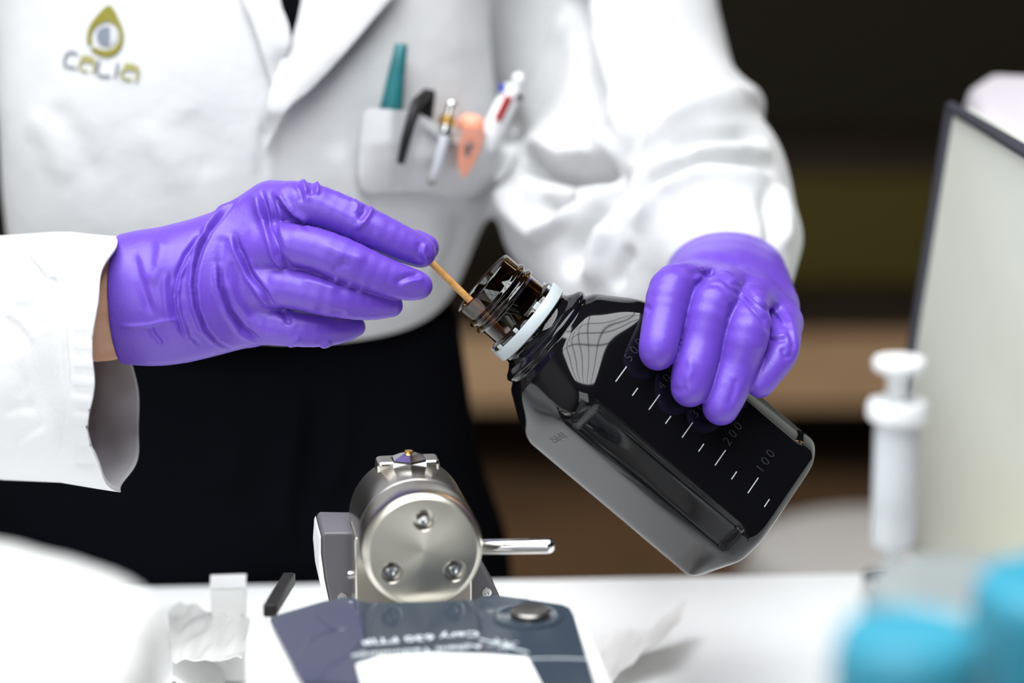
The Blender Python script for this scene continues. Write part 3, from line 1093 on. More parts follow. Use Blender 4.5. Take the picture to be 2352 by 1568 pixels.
for i in range(NS - 1):
    for k in range(NT):
        k2 = (k + 1) % NT
        a, b, c, e = i * NT + k, i * NT + k2, (i + 1) * NT + k2, (i + 1) * NT + k
        Fs_.append((a, e, c, b))
        Fs_.append((a + nl, b + nl, c + nl, e + nl))
for k in range(NT):
    k2 = (k + 1) % NT
    Fs_.append((k, k2, k2 + nl, k + nl))
    Fs_.append(((NS - 1) * NT + k, (NS - 1) * NT + k + nl, (NS - 1) * NT + k2 + nl, (NS - 1) * NT + k2))
Vs = np.array(Vs)
Fa = np.array(Fs_)
NVs = vnormals(Vs, Fa)
SS = [
    ([(48, 575), (75, 602), (102, 636), (146, 651)], 7, -0.0022),
    ([(52, 567), (79, 594), (106, 628), (150, 643)], 8.4, 0.00132),
    ([(14, 698), (48, 711), (89, 698), (123, 681)], 9, -0.0014),
    ([(14, 707), (48, 720), (89, 707), (123, 690)], 10.799999999999999, 0.0008399999999999999),
    ([(0, 725), (34, 745), (61, 773), (75, 800)], 10, -0.0013),
    ([(8, 720), (42, 740), (69, 768), (83, 795)], 12.0, 0.00078),
    ([(61, 773), (89, 752), (136, 725)], 9, -0.0011),
    ([(61, 781), (89, 760), (136, 733)], 10.799999999999999, 0.00066),
    ([(0, 950), (41, 936), (89, 936)], 12, -0.0013),
    ([(0, 962), (41, 948), (89, 948)], 14.399999999999999, 0.00078),
    ([(14, 1038), (61, 997), (109, 970)], 12, -0.0012),
    ([(22, 1046), (69, 1005), (117, 978)], 14.399999999999999, 0.0007199999999999999),
    ([(41, 827), (55, 882), (48, 922)], 14, -0.001),
    ([(53, 827), (67, 882), (60, 922)], 16.8, 0.0006),
    ([(95, 568), (109, 541)], 12, 0.0014),
    ([(162, 561), (153, 657), (151, 773), (158, 868), (144, 963), (129, 1045), (136, 1106)], 3.5, -0.0011),
    ([(167, 561), (158, 657), (156, 773), (163, 868), (149, 963), (134, 1045), (141, 1106)], 4.2, 0.00044000000000000007),
    ([(149, 561), (141, 657), (140, 773), (146, 868), (135, 963), (121, 1045), (127, 1106)], 3.0, -0.0009),
    ([(109, 643), (136, 646), (160, 651)], 5, -0.0016),
    ([(109, 649), (136, 652), (160, 657)], 6.0, 0.00096),
]
for yy in range(600, 1100, 42):
    SS.append(([(160, yy), (190, yy + 6), (222, yy + 4)], 7, -0.0010))
Vs = sculpt(Vs, NVs, SS)
slv = obj('sleeve', Vs, Fs_, 'coat', coat)
fix_normals(slv)

def trouser_f(p):
    w0 = P(540, 690, 1.365)
    hip = P(500, 1150, 1.425)
    d = cone(p, w0, hip, 0.118, 0.142, (NB, 0.72))
    d = smin(d, cone(p, P(800, 760, 1.39), P(900, 1250, 1.43), 0.050, 0.055), 0.05)
    d = smin(d, cone(p, P(150, 950, 1.42), P(60, 1300, 1.45), 0.080, 0.090), 0.05)
    for sx in (-0.080, 0.080):
        a = hip + np.array([sx, 0.0, -0.06])
        d = smin(d, cone(p, a, np.array([a[0], a[1] + 0.02, -0.40]), 0.092, 0.070), 0.03)
        d = smin(d, cone(p, np.array([a[0], a[1] + 0.02, -0.40]), np.array([a[0], a[1] + 0.03, FZ + 0.03]), 0.070, 0.060), 0.02)
    d = np.maximum(d, -(p[:, 2] - (FZ + 0.012)))
    d = np.maximum(d, p[:, 2] - float(P(540, 690, 1.4)[2]))
    return d



# --- body under the clothes: one continuous figure
def body_f(p):
    d = np.maximum(torso(p, 0.024), -(p[:, 2] - float(P(560, 640, 1.35)[2])))
    d = smin(d, arm_left(p, 0.016), 0.02)
    d = smin(d, cone(p, P(1560, 330, 1.355), P(1668, 622, 1.212), 0.030, 0.0195), 0.012)
    d = smin(d, cone(p, P(1668, 622, 1.205), P(1680, 660, 1.165), 0.0195, 0.0190), 0.008)
    d = smin(d, cone(p, P(-160, -330, 1.335), P(-560, 520, 1.305), 0.038, 0.036), 0.02)
    d = smin(d, cone(p, P(-560, 520, 1.305), P(-470, 780, 1.24), 0.036, 0.034), 0.012)
    d = smin(d, cone(p, P(-470, 780, 1.24), P(230, 690, 1.097), 0.034, 0.0262, (CF, 0.85)), 0.02)
    d = smin(d, cone(p, P(230, 688, 1.097), P(440, 665, 1.095), 0.0262, 0.0235, (CF, 0.85)), 0.008)
    d = smin(d, cone(p, P(440, 665, 1.095), P(580, 620, 1.094), 0.0200, 0.0120, (CF, 0.7)), 0.01)
    d = smin(d, cone(p, P(-60, -330, 1.36), P(1380, -330, 1.43), 0.045, 0.045), 0.05)
    d = smin(d, cone(p, P(620, -350, 1.40), P(640, -720, 1.38), 0.052, 0.050), 0.03)
    d = smin(d, trouser_f(p) + 0.014, 0.01)
    return d


loB, hiB = bounds([P(-700, -900, 1.35), P(2000, -500, 1.45), P(-700, 900, 1.05), P(2000, 900, 1.15), (0.0, 0.3, FZ)], 0.04)
sdf_object('body', body_f, loB, hiB, 0.0045, 'skin', person, None, it=2)


ST = [
    ([(690, 900), (670, 1020), (650, 1150), (660, 1280)], 16, 0.006), ([(720, 880), (705, 1020), (690, 1200)], 16, -0.007),
    ([(780, 860), (790, 1000), (760, 1150)], 16, 0.006), ([(520, 900), (540, 1000), (530, 1150)], 30, 0.005),
]
loT, hiT = bounds([P(-500, 650, 1.3), P(1300, 650, 1.5), P(-500, 1400, 1.3), P(1300, 1400, 1.6), (0.0, 0.35, FZ), P(500, 1000, 1.25)], 0.03)
loT[2] = FZ - 0.01
sdf_object('trousers', trouser_f, loT, hiT, 0.0045, 'black_cloth', person, ST, it=3)
# ------------------------------------------------------------------ the bottle
U = 1.1 / FP                      # metres per pixel at the bottle
bottle = empty('bottle', B_O + B_A * (850 * U), 'black square graduated bottle with open smoked neck and white collar ring', 'bottle')
NR = 288
th = np.arange(NR) / NR * 2 * math.pi


def octagon(th_, side, cham):
    """support radius of a square with cut corners, rounded: angle measured from face normal F"""
    best = np.full_like(th_, 1e9)
    k = 26.0
    acc = np.zeros_like(th_)
    dch = (side * 2 - cham / math.sqrt(2)) / math.sqrt(2)
    for i in range(4):
        for (ang, dist) in ((i * math.pi / 2, side), (i * math.pi / 2 + math.pi / 4, dch)):
            c = np.cos(th_ - ang)
            r_ = np.where(c > 0.15, dist / np.maximum(c, 0.15), 1e3)
            acc += (r_ / side) ** -k
    return side * acc ** (-1 / k)


oct_r = octagon(th, SIDE, 0.0155)
B_Q = np.cross(B_A, B_NF)
if B_Q @ B_P < 0:
    B_Q = -B_Q                    # side face normal, towards down-left
rings = []
# (a px, blend 0=circle..1=octagon, scale/radius)
prof = [(160, 0, 0.0196), (168, 0, 0.0202), (178, 0, 0.0226), (184, 0, 0.0252), (190, 0, 0.0264), (196, 0, 0.0263), (200, 0.02, 0.0254), (206, .08, 0.0262), (214, .16, 0.0285)]
for t in np.linspace(0, 1, 22)[1:]:
    a_ = 214 + t * 126
    prof.append((a_, 0.16 + 0.84 * (t * t * (3 - 2 * t)), None if t > 0.999 else 0.0285 + (SIDE - 0.0285) * math.sin(t * math.pi / 2) ** 0.8))
body_as = list(np.linspace(344, 812, 86))
for a_ in body_as:
    prof.append((a_, 1, None))
for t in np.linspace(0, 1, 12)[1:]:
    prof.append((812 + 38 * math.sin(t * math.pi / 2), 1, SIDE * (1 - 0.235 * (1 - math.cos(t * math.pi / 2)))))
prof += [(850, 1, SIDE * 0.6), (847, 1, SIDE * 0.55), (846, 1, SIDE * 0.02)]
V = []
for (a_, bl, sc) in prof:
    sc = SIDE if sc is None else sc
    r_ = (1 - bl) * sc + bl * oct_r / SIDE * sc
    if 344 <= a_ <= 812 and bl == 1:
        # shallow panels pressed into the cut corners
        m_al = sstep(326, 342, a_) * sstep(800, 786, a_) if True else 0
        m_al = float(np.clip((a_ - 346) / 14, 0, 1) * np.clip((792 - a_) / 14, 0, 1))
        for i in range(4):
            ang = i * math.pi / 2 + math.pi / 4
            dl = np.abs((th - ang + math.pi) % (2 * math.pi) - math.pi)
            r_ = r_ - 0.0016 * m_al * sstep(0.185, 0.155, dl)
    for k in range(NR):
        V.append(B_O + B_A * (a_ * U) + r_[k] * (math.cos(th[k]) * B_NF + math.sin(th[k]) * B_Q) if not np.isscalar(r_) else
                 B_O + B_A * (a_ * U) + r_ * (math.cos(th[k]) * B_NF + math.sin(th[k]) * B_Q))
Fc = []
n = len(prof)
for i in range(n - 1):
    for k in range(NR):
        k2 = (k + 1) % NR
        Fc.append((i * NR + k, i * NR + k2, (i + 1) * NR + k2, (i + 1) * NR + k))
Fc.append(tuple(range((n - 1) * NR, n * NR)))
ob = obj('bottle_body', V, Fc, 'bottle', bottle)
fix_normals(ob)

# neck: smoked transparent wall with thread ridges
np_out = [(82.5, 0), (85, 1.5), (85.5, 5), (85.5, 36), (87, 39), (92.5, 43), (94, 46), (92, 50), (87, 54), (86, 57), (88, 60), (93.5, 64), (94.5, 67), (92, 71), (87, 74), (85.5, 78), (86, 112), (96, 116), (100, 120), (100, 158), (99, 166)]
np_in = [(92, 166), (88, 158), (80, 120), (78, 78), (77.5, 40), (77.5, 5), (79, 1), (82.5, 0)]
lathe('neck', [(r * U, t * U) for (r, t) in np_out + np_in], B_O, B_A, 'neck', bottle, seg=128, close_ends=False, deg=60)
# collar ring, torn bridge stubs
rg = [(97, 126), (104, 125), (107, 128), (107.5, 152), (104, 155), (97, 154.5), (97, 126)]
ring = lathe('collar_ring', [(r * U, t * U) for (r, t) in rg], B_O, B_A, 'ring', bottle, seg=128, close_ends=False, deg=45)
for k, ang in enumerate((-62, -22, 20, 58, 96, 140, 190, 240)):
    t = math.radians(ang)
    dr = math.cos(t) * B_N + math.sin(t) * B_P
    tg = np.cross(B_A, dr)
    c = B_O + B_A * ((121.5 - (k % 3)) * U) + dr * (101.5 * U)
    box('torn_bridge', c, (0.0005, 0.0010 + 0.0005 * ((k + 1) % 3), 0.0011), 'ring', ring, axes=np.array([dr, tg, B_A]), bev=0.0004)


# graduation marks and numbers on the face
def onface(a_, p_px, lift):
    # a_, p_px are picture-plane distances along/across the bottle
    pp = p_px * U
    nn = (SIDE + lift + math.sin(PHI) * pp) / math.cos(PHI)
    return B_O + B_A * (a_ * U) + B_P * pp + B_N * nn


B_T = unit(np.cross(B_NF, B_A))
if B_T @ B_P < 0:
    B_T = -B_T
for k in range(10):
    a_ = 354 + 49.4 * k
    p1 = -63 if k % 2 == 0 else -42
    c0, c1 = onface(a_, -21, 0.0), onface(a_, p1, 0.0)
    box('graduation_mark', (c0 + c1) / 2, (0.00024, np.linalg.norm(c1 - c0) / 2, 0.00018), 'tick', bottle, axes=np.array([B_A, B_T, B_NF]))


def text_obj(name, s, size, org, xd, yd, m, parent, ext=0.0003, align='LEFT', bold=0.0):
    cu = bpy.data.curves.new(name, 'FONT')
    cu.body = s
    cu.size = size
    cu.extrude = ext
    cu.offset = bold
    cu.align_x = align
    cu.resolution_u = 3
    t = bpy.data.objects.new(name, cu)
    COL.objects.link(t)
    dg = bpy.context.evaluated_depsgraph_get()
    me = bpy.data.meshes.new_from_object(t.evaluated_get(dg))
    bpy.data.objects.remove(t)
    zd = np.cross(xd, yd)
    Mx = Matrix(((xd[0], yd[0], zd[0], org[0]), (xd[1], yd[1], zd[1], org[1]), (xd[2], yd[2], zd[2], org[2]), (0, 0, 0, 1)))
    me.transform(Mx)
    return link(name, me, m, parent, smooth=False)


for k, s in enumerate(('500', '400', '300', '200', '100')):
    for j, ch in enumerate(s):
        o_ = onface(354 + 98.8 * k + 2, -74 - j * 21, 0.0)
        text_obj('number', ch, 0.0062, o_, -B_T, -B_A, 'digit', bottle, 0.00035, bold=-0.00012)
o_ = onface(354, -140, 0.0)
box('graduation_mark', o_, (0.0003, 0.0009, 0.0002), 'digit', bottle, axes=np.array([B_A, B_T, B_NF]))
# faint batch print on the side face
cS = B_O + B_A * (362 * U) + B_Q * (SIDE + 0.00005) - B_NF * 0.004
xd = -unit(B_A * 0.25 + B_NF * 0.97)
text_obj('batch_print', '260701', 0.0058, cS, unit(B_NF * 0.97), unit(np.cross(B_Q, unit(B_NF))), 'digit', bottle, 0.0001)

# wooden stick in the pinch
stick = [P(930, 540, 1.096), P(985, 597, 1.0955), P(1080, 690, 1.098), P(1160, 768, 1.103)]
so = tube('wooden_stick', stick, 0.00165, 'wood_stick', None, 14)
tag(so, 'thin pale wooden stick held between gloved fingers dipping into the bottle', 'stick')
# ------------------------------------------------------------------ the spectrometer (seen from behind)
YAW = math.radians(9)
E2 = np.array([math.sin(YAW), -math.cos(YAW), 0.0])     # towards the camera
E1 = np.array([math.cos(YAW), math.sin(YAW), 0.0])      # to the right
E3 = np.array([0, 0, 1.0])
ZP = 0.097
inst = empty('spectrometer', onz(980, 1560, 0.0), 'white and slate infrared spectrometer with round steel sample press', 'instrument')
pz = lambda x, y, z=ZP: onz(x, y, z)
white = [(566, 1452), (584, 1434), (640, 1412), (740, 1384), (960, 1376), (1140, 1372), (1300, 1396), (1338, 1412), (1352, 1430), (1412, 1575), (1560, 1930), (1480, 1985), (860, 2000), (770, 1940), (625, 1580)]
wp = [pz(x, y) for (x, y) in white]
low = [np.array([q[0], q[1], 0.004]) for q in wp]
c0 = np.mean(low, axis=0)
# housing: tapered skirt
n = len(wp)
Vh = [np.append(c0[:2] + (q[:2] - c0[:2]) * 0.95, 0.006) for q in wp] + [np.append(c0[:2] + (q[:2] - c0[:2]) * 1.015, 0.030) for q in wp] + [q + np.array([0, 0, -0.006]) + 0.012 * (q - np.append(c0[:2], ZP)) for q in wp] + [q + np.array([0, 0, -0.001]) for q in wp]
Fh = [tuple(reversed(range(n)))]
for l in range(3):
    for i in range(n):
        j = (i + 1) % n
        Fh.append((l * n + i, l * n + j, (l + 1) * n + j, (l + 1) * n + i))
Fh.append(tuple(range(3 * n, 4 * n)))
hs = obj('housing', Vh, Fh, 'white_pl', inst, smooth=False)
fix_normals(hs)
bevel(hs, 0.003, 3, 30)
for (x, y) in ((680, 1470), (1230, 1460), (900, 1900), (1400, 1880)):
    q = pz(x, y)
    lathe('rubber_foot', [(0.007, 0.0), (0.008, 0.0065)], (q[0], q[1], 0.0), (0, 0, 1), 'blackpl', inst, seg=20)
# slate panel with a notch round the press
dark = [(620, 1428), (628, 1421), (660, 1412), (735, 1390), (790, 1378), (812, 1380), (842, 1391), (900, 1392), (1062, 1386), (1094, 1384), (1112, 1374), (1150, 1375), (1240, 1388), (1292, 1396), (1308, 1403), (1318, 1420), (1366, 1572), (1470, 1860), (960, 1900), (760, 1720), (692, 1570)]
pn = prism('top_panel', [pz(x, y) for (x, y) in dark], (0, 0, 0.0016), 'panel', inst, bev=0.0005)
film = [(622, 1429), (662, 1413), (735, 1391), (792, 1380), (822, 1384), (830, 1402), (836, 1440), (838, 1466), (806, 1500), (812, 1530), (826, 1572), (694, 1570)]
flm = patch('protective_film', film, lambda x, y: (pz(x, y, ZP + 0.0018), np.array([0, 0, 1.0])), 'film', inst, 12, 0.0003)
for ln in ([(676, 1545), (682, 1520), (700, 1485), (722, 1462), (760, 1448), (826, 1440)], [(730, 1566), (752, 1535), (780, 1515), (812, 1500)], [(725, 1410), (745, 1432), (776, 1450), (826, 1436)], [(818, 1386), (826, 1398), (834, 1410)]):
    tube('film_crease', [pz(x, y, ZP + 0.0021) for (x, y) in smooth_poly(ln, 1, False)], 0.00025, 'film', flm, 6)
# paper label on the panel
lab = [(818, 1526), (876, 1508), (1000, 1500), (1120, 1504), (1212, 1510), (1242, 1572), (1300, 1680), (840, 1680), (836, 1590)]
prism('paper_label', [pz(x, y, ZP + 0.0019) for (x, y) in lab], (0, 0, 0.0003), 'paper', inst)
# clear cover seam
tube('panel_seam', [pz(x, y, ZP + 0.0017) for (x, y) in [(1216, 1512), (1280, 1511), (1352, 1513)]], 0.00025, 'text', inst, 6)
# round push button in a dish
cb_ = pz(1212, 1424)
lathe('button_dish', [(0.0150, 0.0014), (0.0148, 0.0024), (0.0138, 0.0028), (0.0115, 0.0022), (0.0080, 0.0018), (0.0001, 0.0018)], cb_, (0, 0, 1), 'panel', inst, seg=48, close_ends=False)
lathe('button', [(0.0082, 0.0017), (0.0082, 0.0040), (0.0074, 0.0048), (0.0050, 0.0042), (0.0001, 0.0040)], cb_ + E1 * 0.001, (0, 0, 1), 'steeld', inst, seg=40, close_ends=False)
# lettering, upside down for us, and the spark mark
xd = -unit(pz(1098, 1452) - pz(862, 1470))
yd = np.cross(E3, xd)
text_obj('lettering', 'Cary 630 FTIR', 0.0082, pz(1098, 1449, ZP + 0.0019), xd, yd, 'text', inst, 0.00012, bold=0.00018)
text_obj('lettering', 'Agilent Technologies', 0.0066, pz(1106, 1478, ZP + 0.0019), xd, yd, 'text', inst, 0.00012, bold=0.00012)
for (a_, b_, wd) in (((1100, 1466), (1214, 1498), 0.0010), ((1128, 1472), (1180, 1484), 0.0016), ((1140, 1466), (1165, 1492), 0.0006), ((1162, 1470), (1148, 1490), 0.0006), ((1120, 1482), (1190, 1474), 0.0005)):
    q0, q1 = pz(*a_, ZP + 0.0018), pz(*b_, ZP + 0.0018)
    t_ = unit(q1 - q0)
    box('spark_mark', (q0 + q1) / 2, (np.linalg.norm(q1 - q0) / 2, wd / 2, 0.00012), 'text', inst, axes=np.array([t_, np.cross(E3, t_), E3]))

# press: cap disc towards us, body, arch block
CF0 = P(973, 1266, 1.021)
RC = M(140, 1.025)
# tilt the disc so that its face shows as in the photograph
AXC = unit(E2 + 0.05 * E3)
capo = lathe('press_cap', [(0.0001, 0.0), (RC * 0.885, 0.0), (RC * 0.915, -0.0006), (RC * 0.985, -0.0034), (RC, -0.0048), (RC, -0.0215), (0.0001, -0.0215)], CF0, AXC, 'steel', inst, seg=96, close_ends=False, deg=30, hint=(0, 0, 1))
bm = bmesh.new(); bm.from_mesh(capo.data); bmesh.ops.remove_doubles(bm, verts=bm.verts, dist=0.0003); bm.to_mesh(capo.data); bm.free(); fix_normals(capo)
u_, v_, a_ = frame_from(AXC)
up_ = unit(E3 - AXC * (E3 @ AXC))
rt_ = np.cross(up_, AXC)
if rt_ @ E1 < 0:
    rt_ = -rt_
cutters = []
scr = []
for (sx, sy) in ((974, 1194), (900, 1314), (1044, 1310)):
    v = ray(sx, sy)
    t_ = ((CF0 - CAM) @ AXC) / (v @ AXC)
    scr.append(CAM + v * t_)
for q in scr:
    c = lathe('cut', [(0.0046, 0.004), (0.0046, -0.0052)], q, AXC, 'steel', None, seg=32)
    fix_normals(c)
    md = capo.modifiers.new('x', 'BOOLEAN')
    md.operation = 'DIFFERENCE'
    md.object = c
    md.solver = 'EXACT'
    cutters.append(c)
apply_mods(capo)
for c in cutters:
    bpy.data.objects.remove(c)
sharp(capo, 25)
capo.data.materials.clear()
for q in scr:
    lathe('recess_lip', [(0.0010, -0.0047), (0.0045, -0.0046), (0.0045, -0.0002), (0.0049, 0.0001)], q, AXC, 'steel', capo, seg=32, close_ends=False)
    lathe('cap_screw', [(0.0027, -0.0051), (0.0027, -0.0012), (0.0024, -0.0007), (0.0016, -0.0006), (0.0015, -0.0004), (0.0014, -0.0025), (0.0001, -0.0025)], q, AXC, 'steelp', capo, seg=24, close_ends=False)
# brushed radial finish
mb = mat('radial_brushed_steel', (0.58, 0.55, 0.48, 1), 0.30, metal=1.0)
nt = mb.node_tree
bs = nt.nodes['Principled BSDF']
bs.inputs['Anisotropic'].default_value = 0.85
tg = nt.nodes.new('ShaderNodeVectorMath')
tg.operation = 'CROSS_PRODUCT'
ge = nt.nodes.new('ShaderNodeNewGeometry')
su = nt.nodes.new('ShaderNodeVectorMath')
su.operation = 'SUBTRACT'
su.inputs[1].default_value = tuple(CF0)
nt.links.new(ge.outputs['Position'], su.inputs[0])
nt.links.new(su.outputs['Vector'], tg.inputs[0])
tg.inputs[1].default_value = tuple(AXC)
nt.links.new(tg.outputs['Vector'], bs.inputs['Tangent'])
capo.data.materials.append(mb)
# main body behind the cap
LB = 0.064
lathe('press_body', [(RC * 0.97, -0.0216), (RC * 1.0, -0.0222), (RC * 1.0, -LB + 0.001), (RC * 0.98, -LB)], CF0, AXC, 'steel', inst, seg=96, hint=(0, 0, 1), deg=30)
lathe('press_seam', [(RC * 1.001, -0.0222), (RC * 1.006, -0.0226), (RC * 1.006, -0.0244), (RC * 1.001, -0.0248)], CF0, AXC, 'steelp', inst, seg=96, close_ends=False)
bc = CF0 - AXC * 0.036
zc = CF0[2]
ZD = 0.056
box('press_foot', np.array([bc[0], bc[1], (ZD + zc) / 2]) - E1 * 0.0015, (RC * 0.985, 0.012, (zc - ZD) / 2 - 0.0005), 'steel', inst, axes=np.array([E1, E2, E3]), bev=0.001)
dk = bc.copy(); dk[2] = (0.004 + ZD) / 2
box('rear_deck', dk - E2 * 0.016, (0.062, 0.052, (ZD - 0.004) / 2 - 0.0003), 'white_pl', inst, axes=np.array([E1, E2, E3]), bev=0.002)
# clamp head on top
tp = CF0 - AXC * (LB - 0.012) + E3 * (RC - 0.0012)
hexo = lathe('clamp_nut', [(0.0085, -0.004), (0.0085, 0.0030), (0.0080, 0.0038), (0.0040, 0.0056), (0.0022, 0.0060)], tp, (0, 0, 1), 'steelp', inst, seg=6, deg=20, hint=E1)
hexo.data.polygons.foreach_set('use_smooth', [False] * len(hexo.data.polygons))
lathe('clamp_tip', [(0.0020, 0.0060), (0.0018, 0.0070), (0.0004, 0.0073)], tp, (0, 0, 1), 'gold', inst, seg=20)
box('clamp_block', tp - E2 * 0.006 + E3 * -0.0043, (0.0140, 0.006, 0.0065), 'steel', inst, axes=np.array([E1, E2, E3]), bev=0.0022, seg=3)
# lever bar to the right, small pin on the left
l0, l1 = P(1085, 1256, 1.045), P(1262, 1253, 1.035)
t_ = l1 - l0
L_ = np.linalg.norm(t_)
lathe('press_lever', [(0.0026, 0), (0.0034, 0.004), (0.0034, L_ - 0.001), (0.0031, L_ + 0.0008), (0.0022, L_ + 0.0018), (0.0001, L_ + 0.0021)], l0, t_, 'steelp', inst, seg=32, close_ends=False, deg=60)
q = P(808, 1319, 1.030)
lathe('side_pin', [(0.0014, 0), (0.0017, 0.0006), (0.0017, 0.003), (0.0001, 0.0034)], q + E1 * 0.0015, -E1, 'steelp', inst, seg=16)
# grey pedestal behind the press
yb = CF0 - AXC * 0.050
def onv(px, py, org=yb):
    v = ray(px, py)
    return CAM + v * (((org - CAM) @ E2) / (v @ E2))
ped = [(739, 1226), (748, 1221), (800, 1222), (1020, 1222), (1062, 1228), (1090, 1262), (1120, 1320), (1150, 1374), (1150, 1420), (764, 1420), (746, 1330), (738, 1270)]
prism('pedestal', [onv(x, y) for (x, y) in ped], -E2 * 0.03, 'graypart', inst, bev=0.0015, seg=3)
sd = [(734, 1240), (737, 1232), (737, 1270), (745, 1330), (764, 1420), (754, 1420), (736, 1340), (731, 1285)]
prism('pedestal_edge', [onv(x, y) for (x, y) in sd], -E2 * 0.03, 'white_pl', inst)
for (x, y) in ((786, 1372), (1118, 1360)):
    lathe('pedestal_screw', [(0.0024, 0.0), (0.0022, 0.0006), (0.0010, 0.0007), (0.0008, 0.0002), (0.0001, 0.0002)], onv(x, y), E2, 'steelp', inst, seg=20, close_ends=False)

# black lever arm beside the instrument
a0, a1 = P(622, 1398, 1.01), P(662, 1332, 1.07)
d_ = unit(a1 - a0)
s_ = unit(np.cross(d_, E3))
n_ = np.cross(s_, d_)
lv = box('swing_handle', (a0 + a1) / 2 , (np.linalg.norm(a1 - a0) / 2 + 0.004, 0.0028, 0.0028), 'blackpl', inst, axes=np.array([d_, s_, n_]), bev=0.0009)
# ------------------------------------------------------------------ pens in the breast pocket
def pk_pt(x, y, lift):
    p_, n_ = cast(bvhC, x, y)
    return p_ + unit(CAM - p_) * lift


def lerp_pts(a, b, n):
    return [np.array(a) + (np.array(b) - np.array(a)) * t for t in np.linspace(0, 1, n)]


# teal cap (tapered)
t0, t1 = pk_pt(922, 102, 0.012), pk_pt(890, 300, 0.006)
o = empty('pocket_marker', t1, 'teal marker pen standing at the left end of the pocket', 'pen')
L = np.linalg.norm(t1 - t0)
lathe('marker_cap', [(0.0001, 0), (0.0030, 0.0), (0.0034, 0.0008), (0.0045, L * 0.35), (0.0060, L * 0.75), (0.0064, L)], t0, t1 - t0, 'teal', o, seg=24, close_ends=False, deg=50)
for s in (-1, 0, 1):
    sd_ = unit(np.cross(t1 - t0, CAM - t0))
    a = t0 + (t1 - t0) * 0.08 + unit(CAM - t0) * 0.0034 + sd_ * s * 0.0018
    b = t0 + (t1 - t0) * 0.95 + unit(CAM - t0) * 0.0062 + sd_ * s * 0.0032
    tube('cap_rib', [a, b], [0.0004, 0.0006], 'teal', o, 8)

# black pen with clip hanging outside the pocket
b0, b1 = pk_pt(986, 205, 0.014), pk_pt(968, 330, 0.010)
o = empty('ballpoint_pen', b1, 'black ballpoint pen with long clip outside the pocket', 'pen', 'pens in the breast pocket')
L = np.linalg.norm(b1 - b0)
lathe('barrel', [(0.0001, 0.0), (0.0030, 0.0002), (0.0037, 0.0022), (0.0039, L * 0.3), (0.0041, L)], b0, b1 - b0, 'blackpl', o, seg=24, close_ends=False, deg=60)
cl = [pk_pt(980, 216, 0.018), pk_pt(958, 236, 0.024), pk_pt(946, 270, 0.027), pk_pt(932, 320, 0.026), pk_pt(920, 374, 0.022)]
tube('clip', [np.array(q) for q in cl], [0.0030, 0.0030, 0.0028, 0.0026, 0.0020], 'blackpl', o, 12)

# silver topped mechanical pencil, wide pale clip
m0, m1 = pk_pt(1040, 230, 0.018), pk_pt(1014, 330, 0.013)
o = empty('mechanical_pencil', m1, 'silver pencil with brass band and pale grey clip in the pocket', 'pencil', 'pens in the breast pocket')
dm = unit(m1 - m0)
L = np.linalg.norm(m1 - m0)
lathe('push_button', [(0.0001, -0.0002), (0.0024, 0.0004), (0.0032, 0.0022), (0.0029, 0.0045), (0.0027, 0.0100)], m0, dm, 'steelp', o, seg=24, close_ends=False, deg=60)
lathe('brass_band', [(0.0034, 0.0), (0.0044, 0.0006), (0.0046, 0.0070), (0.0046, 0.0110)], m0 + dm * 0.0085, dm, 'gold', o, seg=24)
k0 = pk_pt(1024, 296, 0.021)
lathe('clip_collar', [(0.0040, 0.0), (0.0048, 0.0005), (0.0048, 0.0038), (0.0040, 0.0044)], pk_pt(1027, 288, 0.026), dm, 'steelp', o, seg=24)
box('clip_stud', pk_pt(1023, 309, 0.029), (0.0022, 0.0012, 0.0020), 'blackpl', o, axes=np.array([unit(np.cross(dm, CF)), CF, dm]), bev=0.0005)
cp = [pk_pt(1022, 312, 0.029), pk_pt(1010, 360, 0.029), pk_pt(996, 412, 0.024)]
tube('clip', cp, [0.0027, 0.0027, 0.0024], 'grey_pale' if 'grey_pale' in MT else 'silver', o, 10)
lathe('clip_ball', [(0.0001, 0.0), (0.0015, 0.0005), (0.0022, 0.002), (0.0015, 0.0036), (0.0001, 0.004)], pk_pt(994, 408, 0.026), dm, 'steeld', o, seg=16, close_ends=False)

# coral correction pen with looped clip
o = empty('correction_pen', pk_pt(1080, 330, 0.012), 'coral pink pen with a teardrop loop clip in the pocket', 'pen', 'pens in the breast pocket')
c0_, c1_ = pk_pt(1086, 262, 0.020), pk_pt(1076, 330, 0.014)
L = np.linalg.norm(c1_ - c0_)
lathe('pen_head', [(0.0001, 0.0), (0.0040, 0.0006), (0.0066, 0.0026), (0.0074, 0.0055), (0.0074, 0.0095), (0.0066, L)], c0_, c1_ - c0_, 'coral', o, seg=28, close_ends=False, deg=60)
out_ = smooth_poly([(1062, 292), (1116, 296), (1110, 330), (1094, 368), (1074, 404), (1062, 408), (1054, 392), (1050, 350)], 2)
hol = smooth_poly([(1076, 318), (1092, 322), (1086, 346), (1072, 366), (1066, 356), (1068, 334)], 2)
patch('clip_loop', out_, lambda x, y: (pk_pt(x, y, 0.0285), unit(CAM - pk_pt(x, y, 0.0))), 'coral', o, 7, 0.0022, holes=[hol])

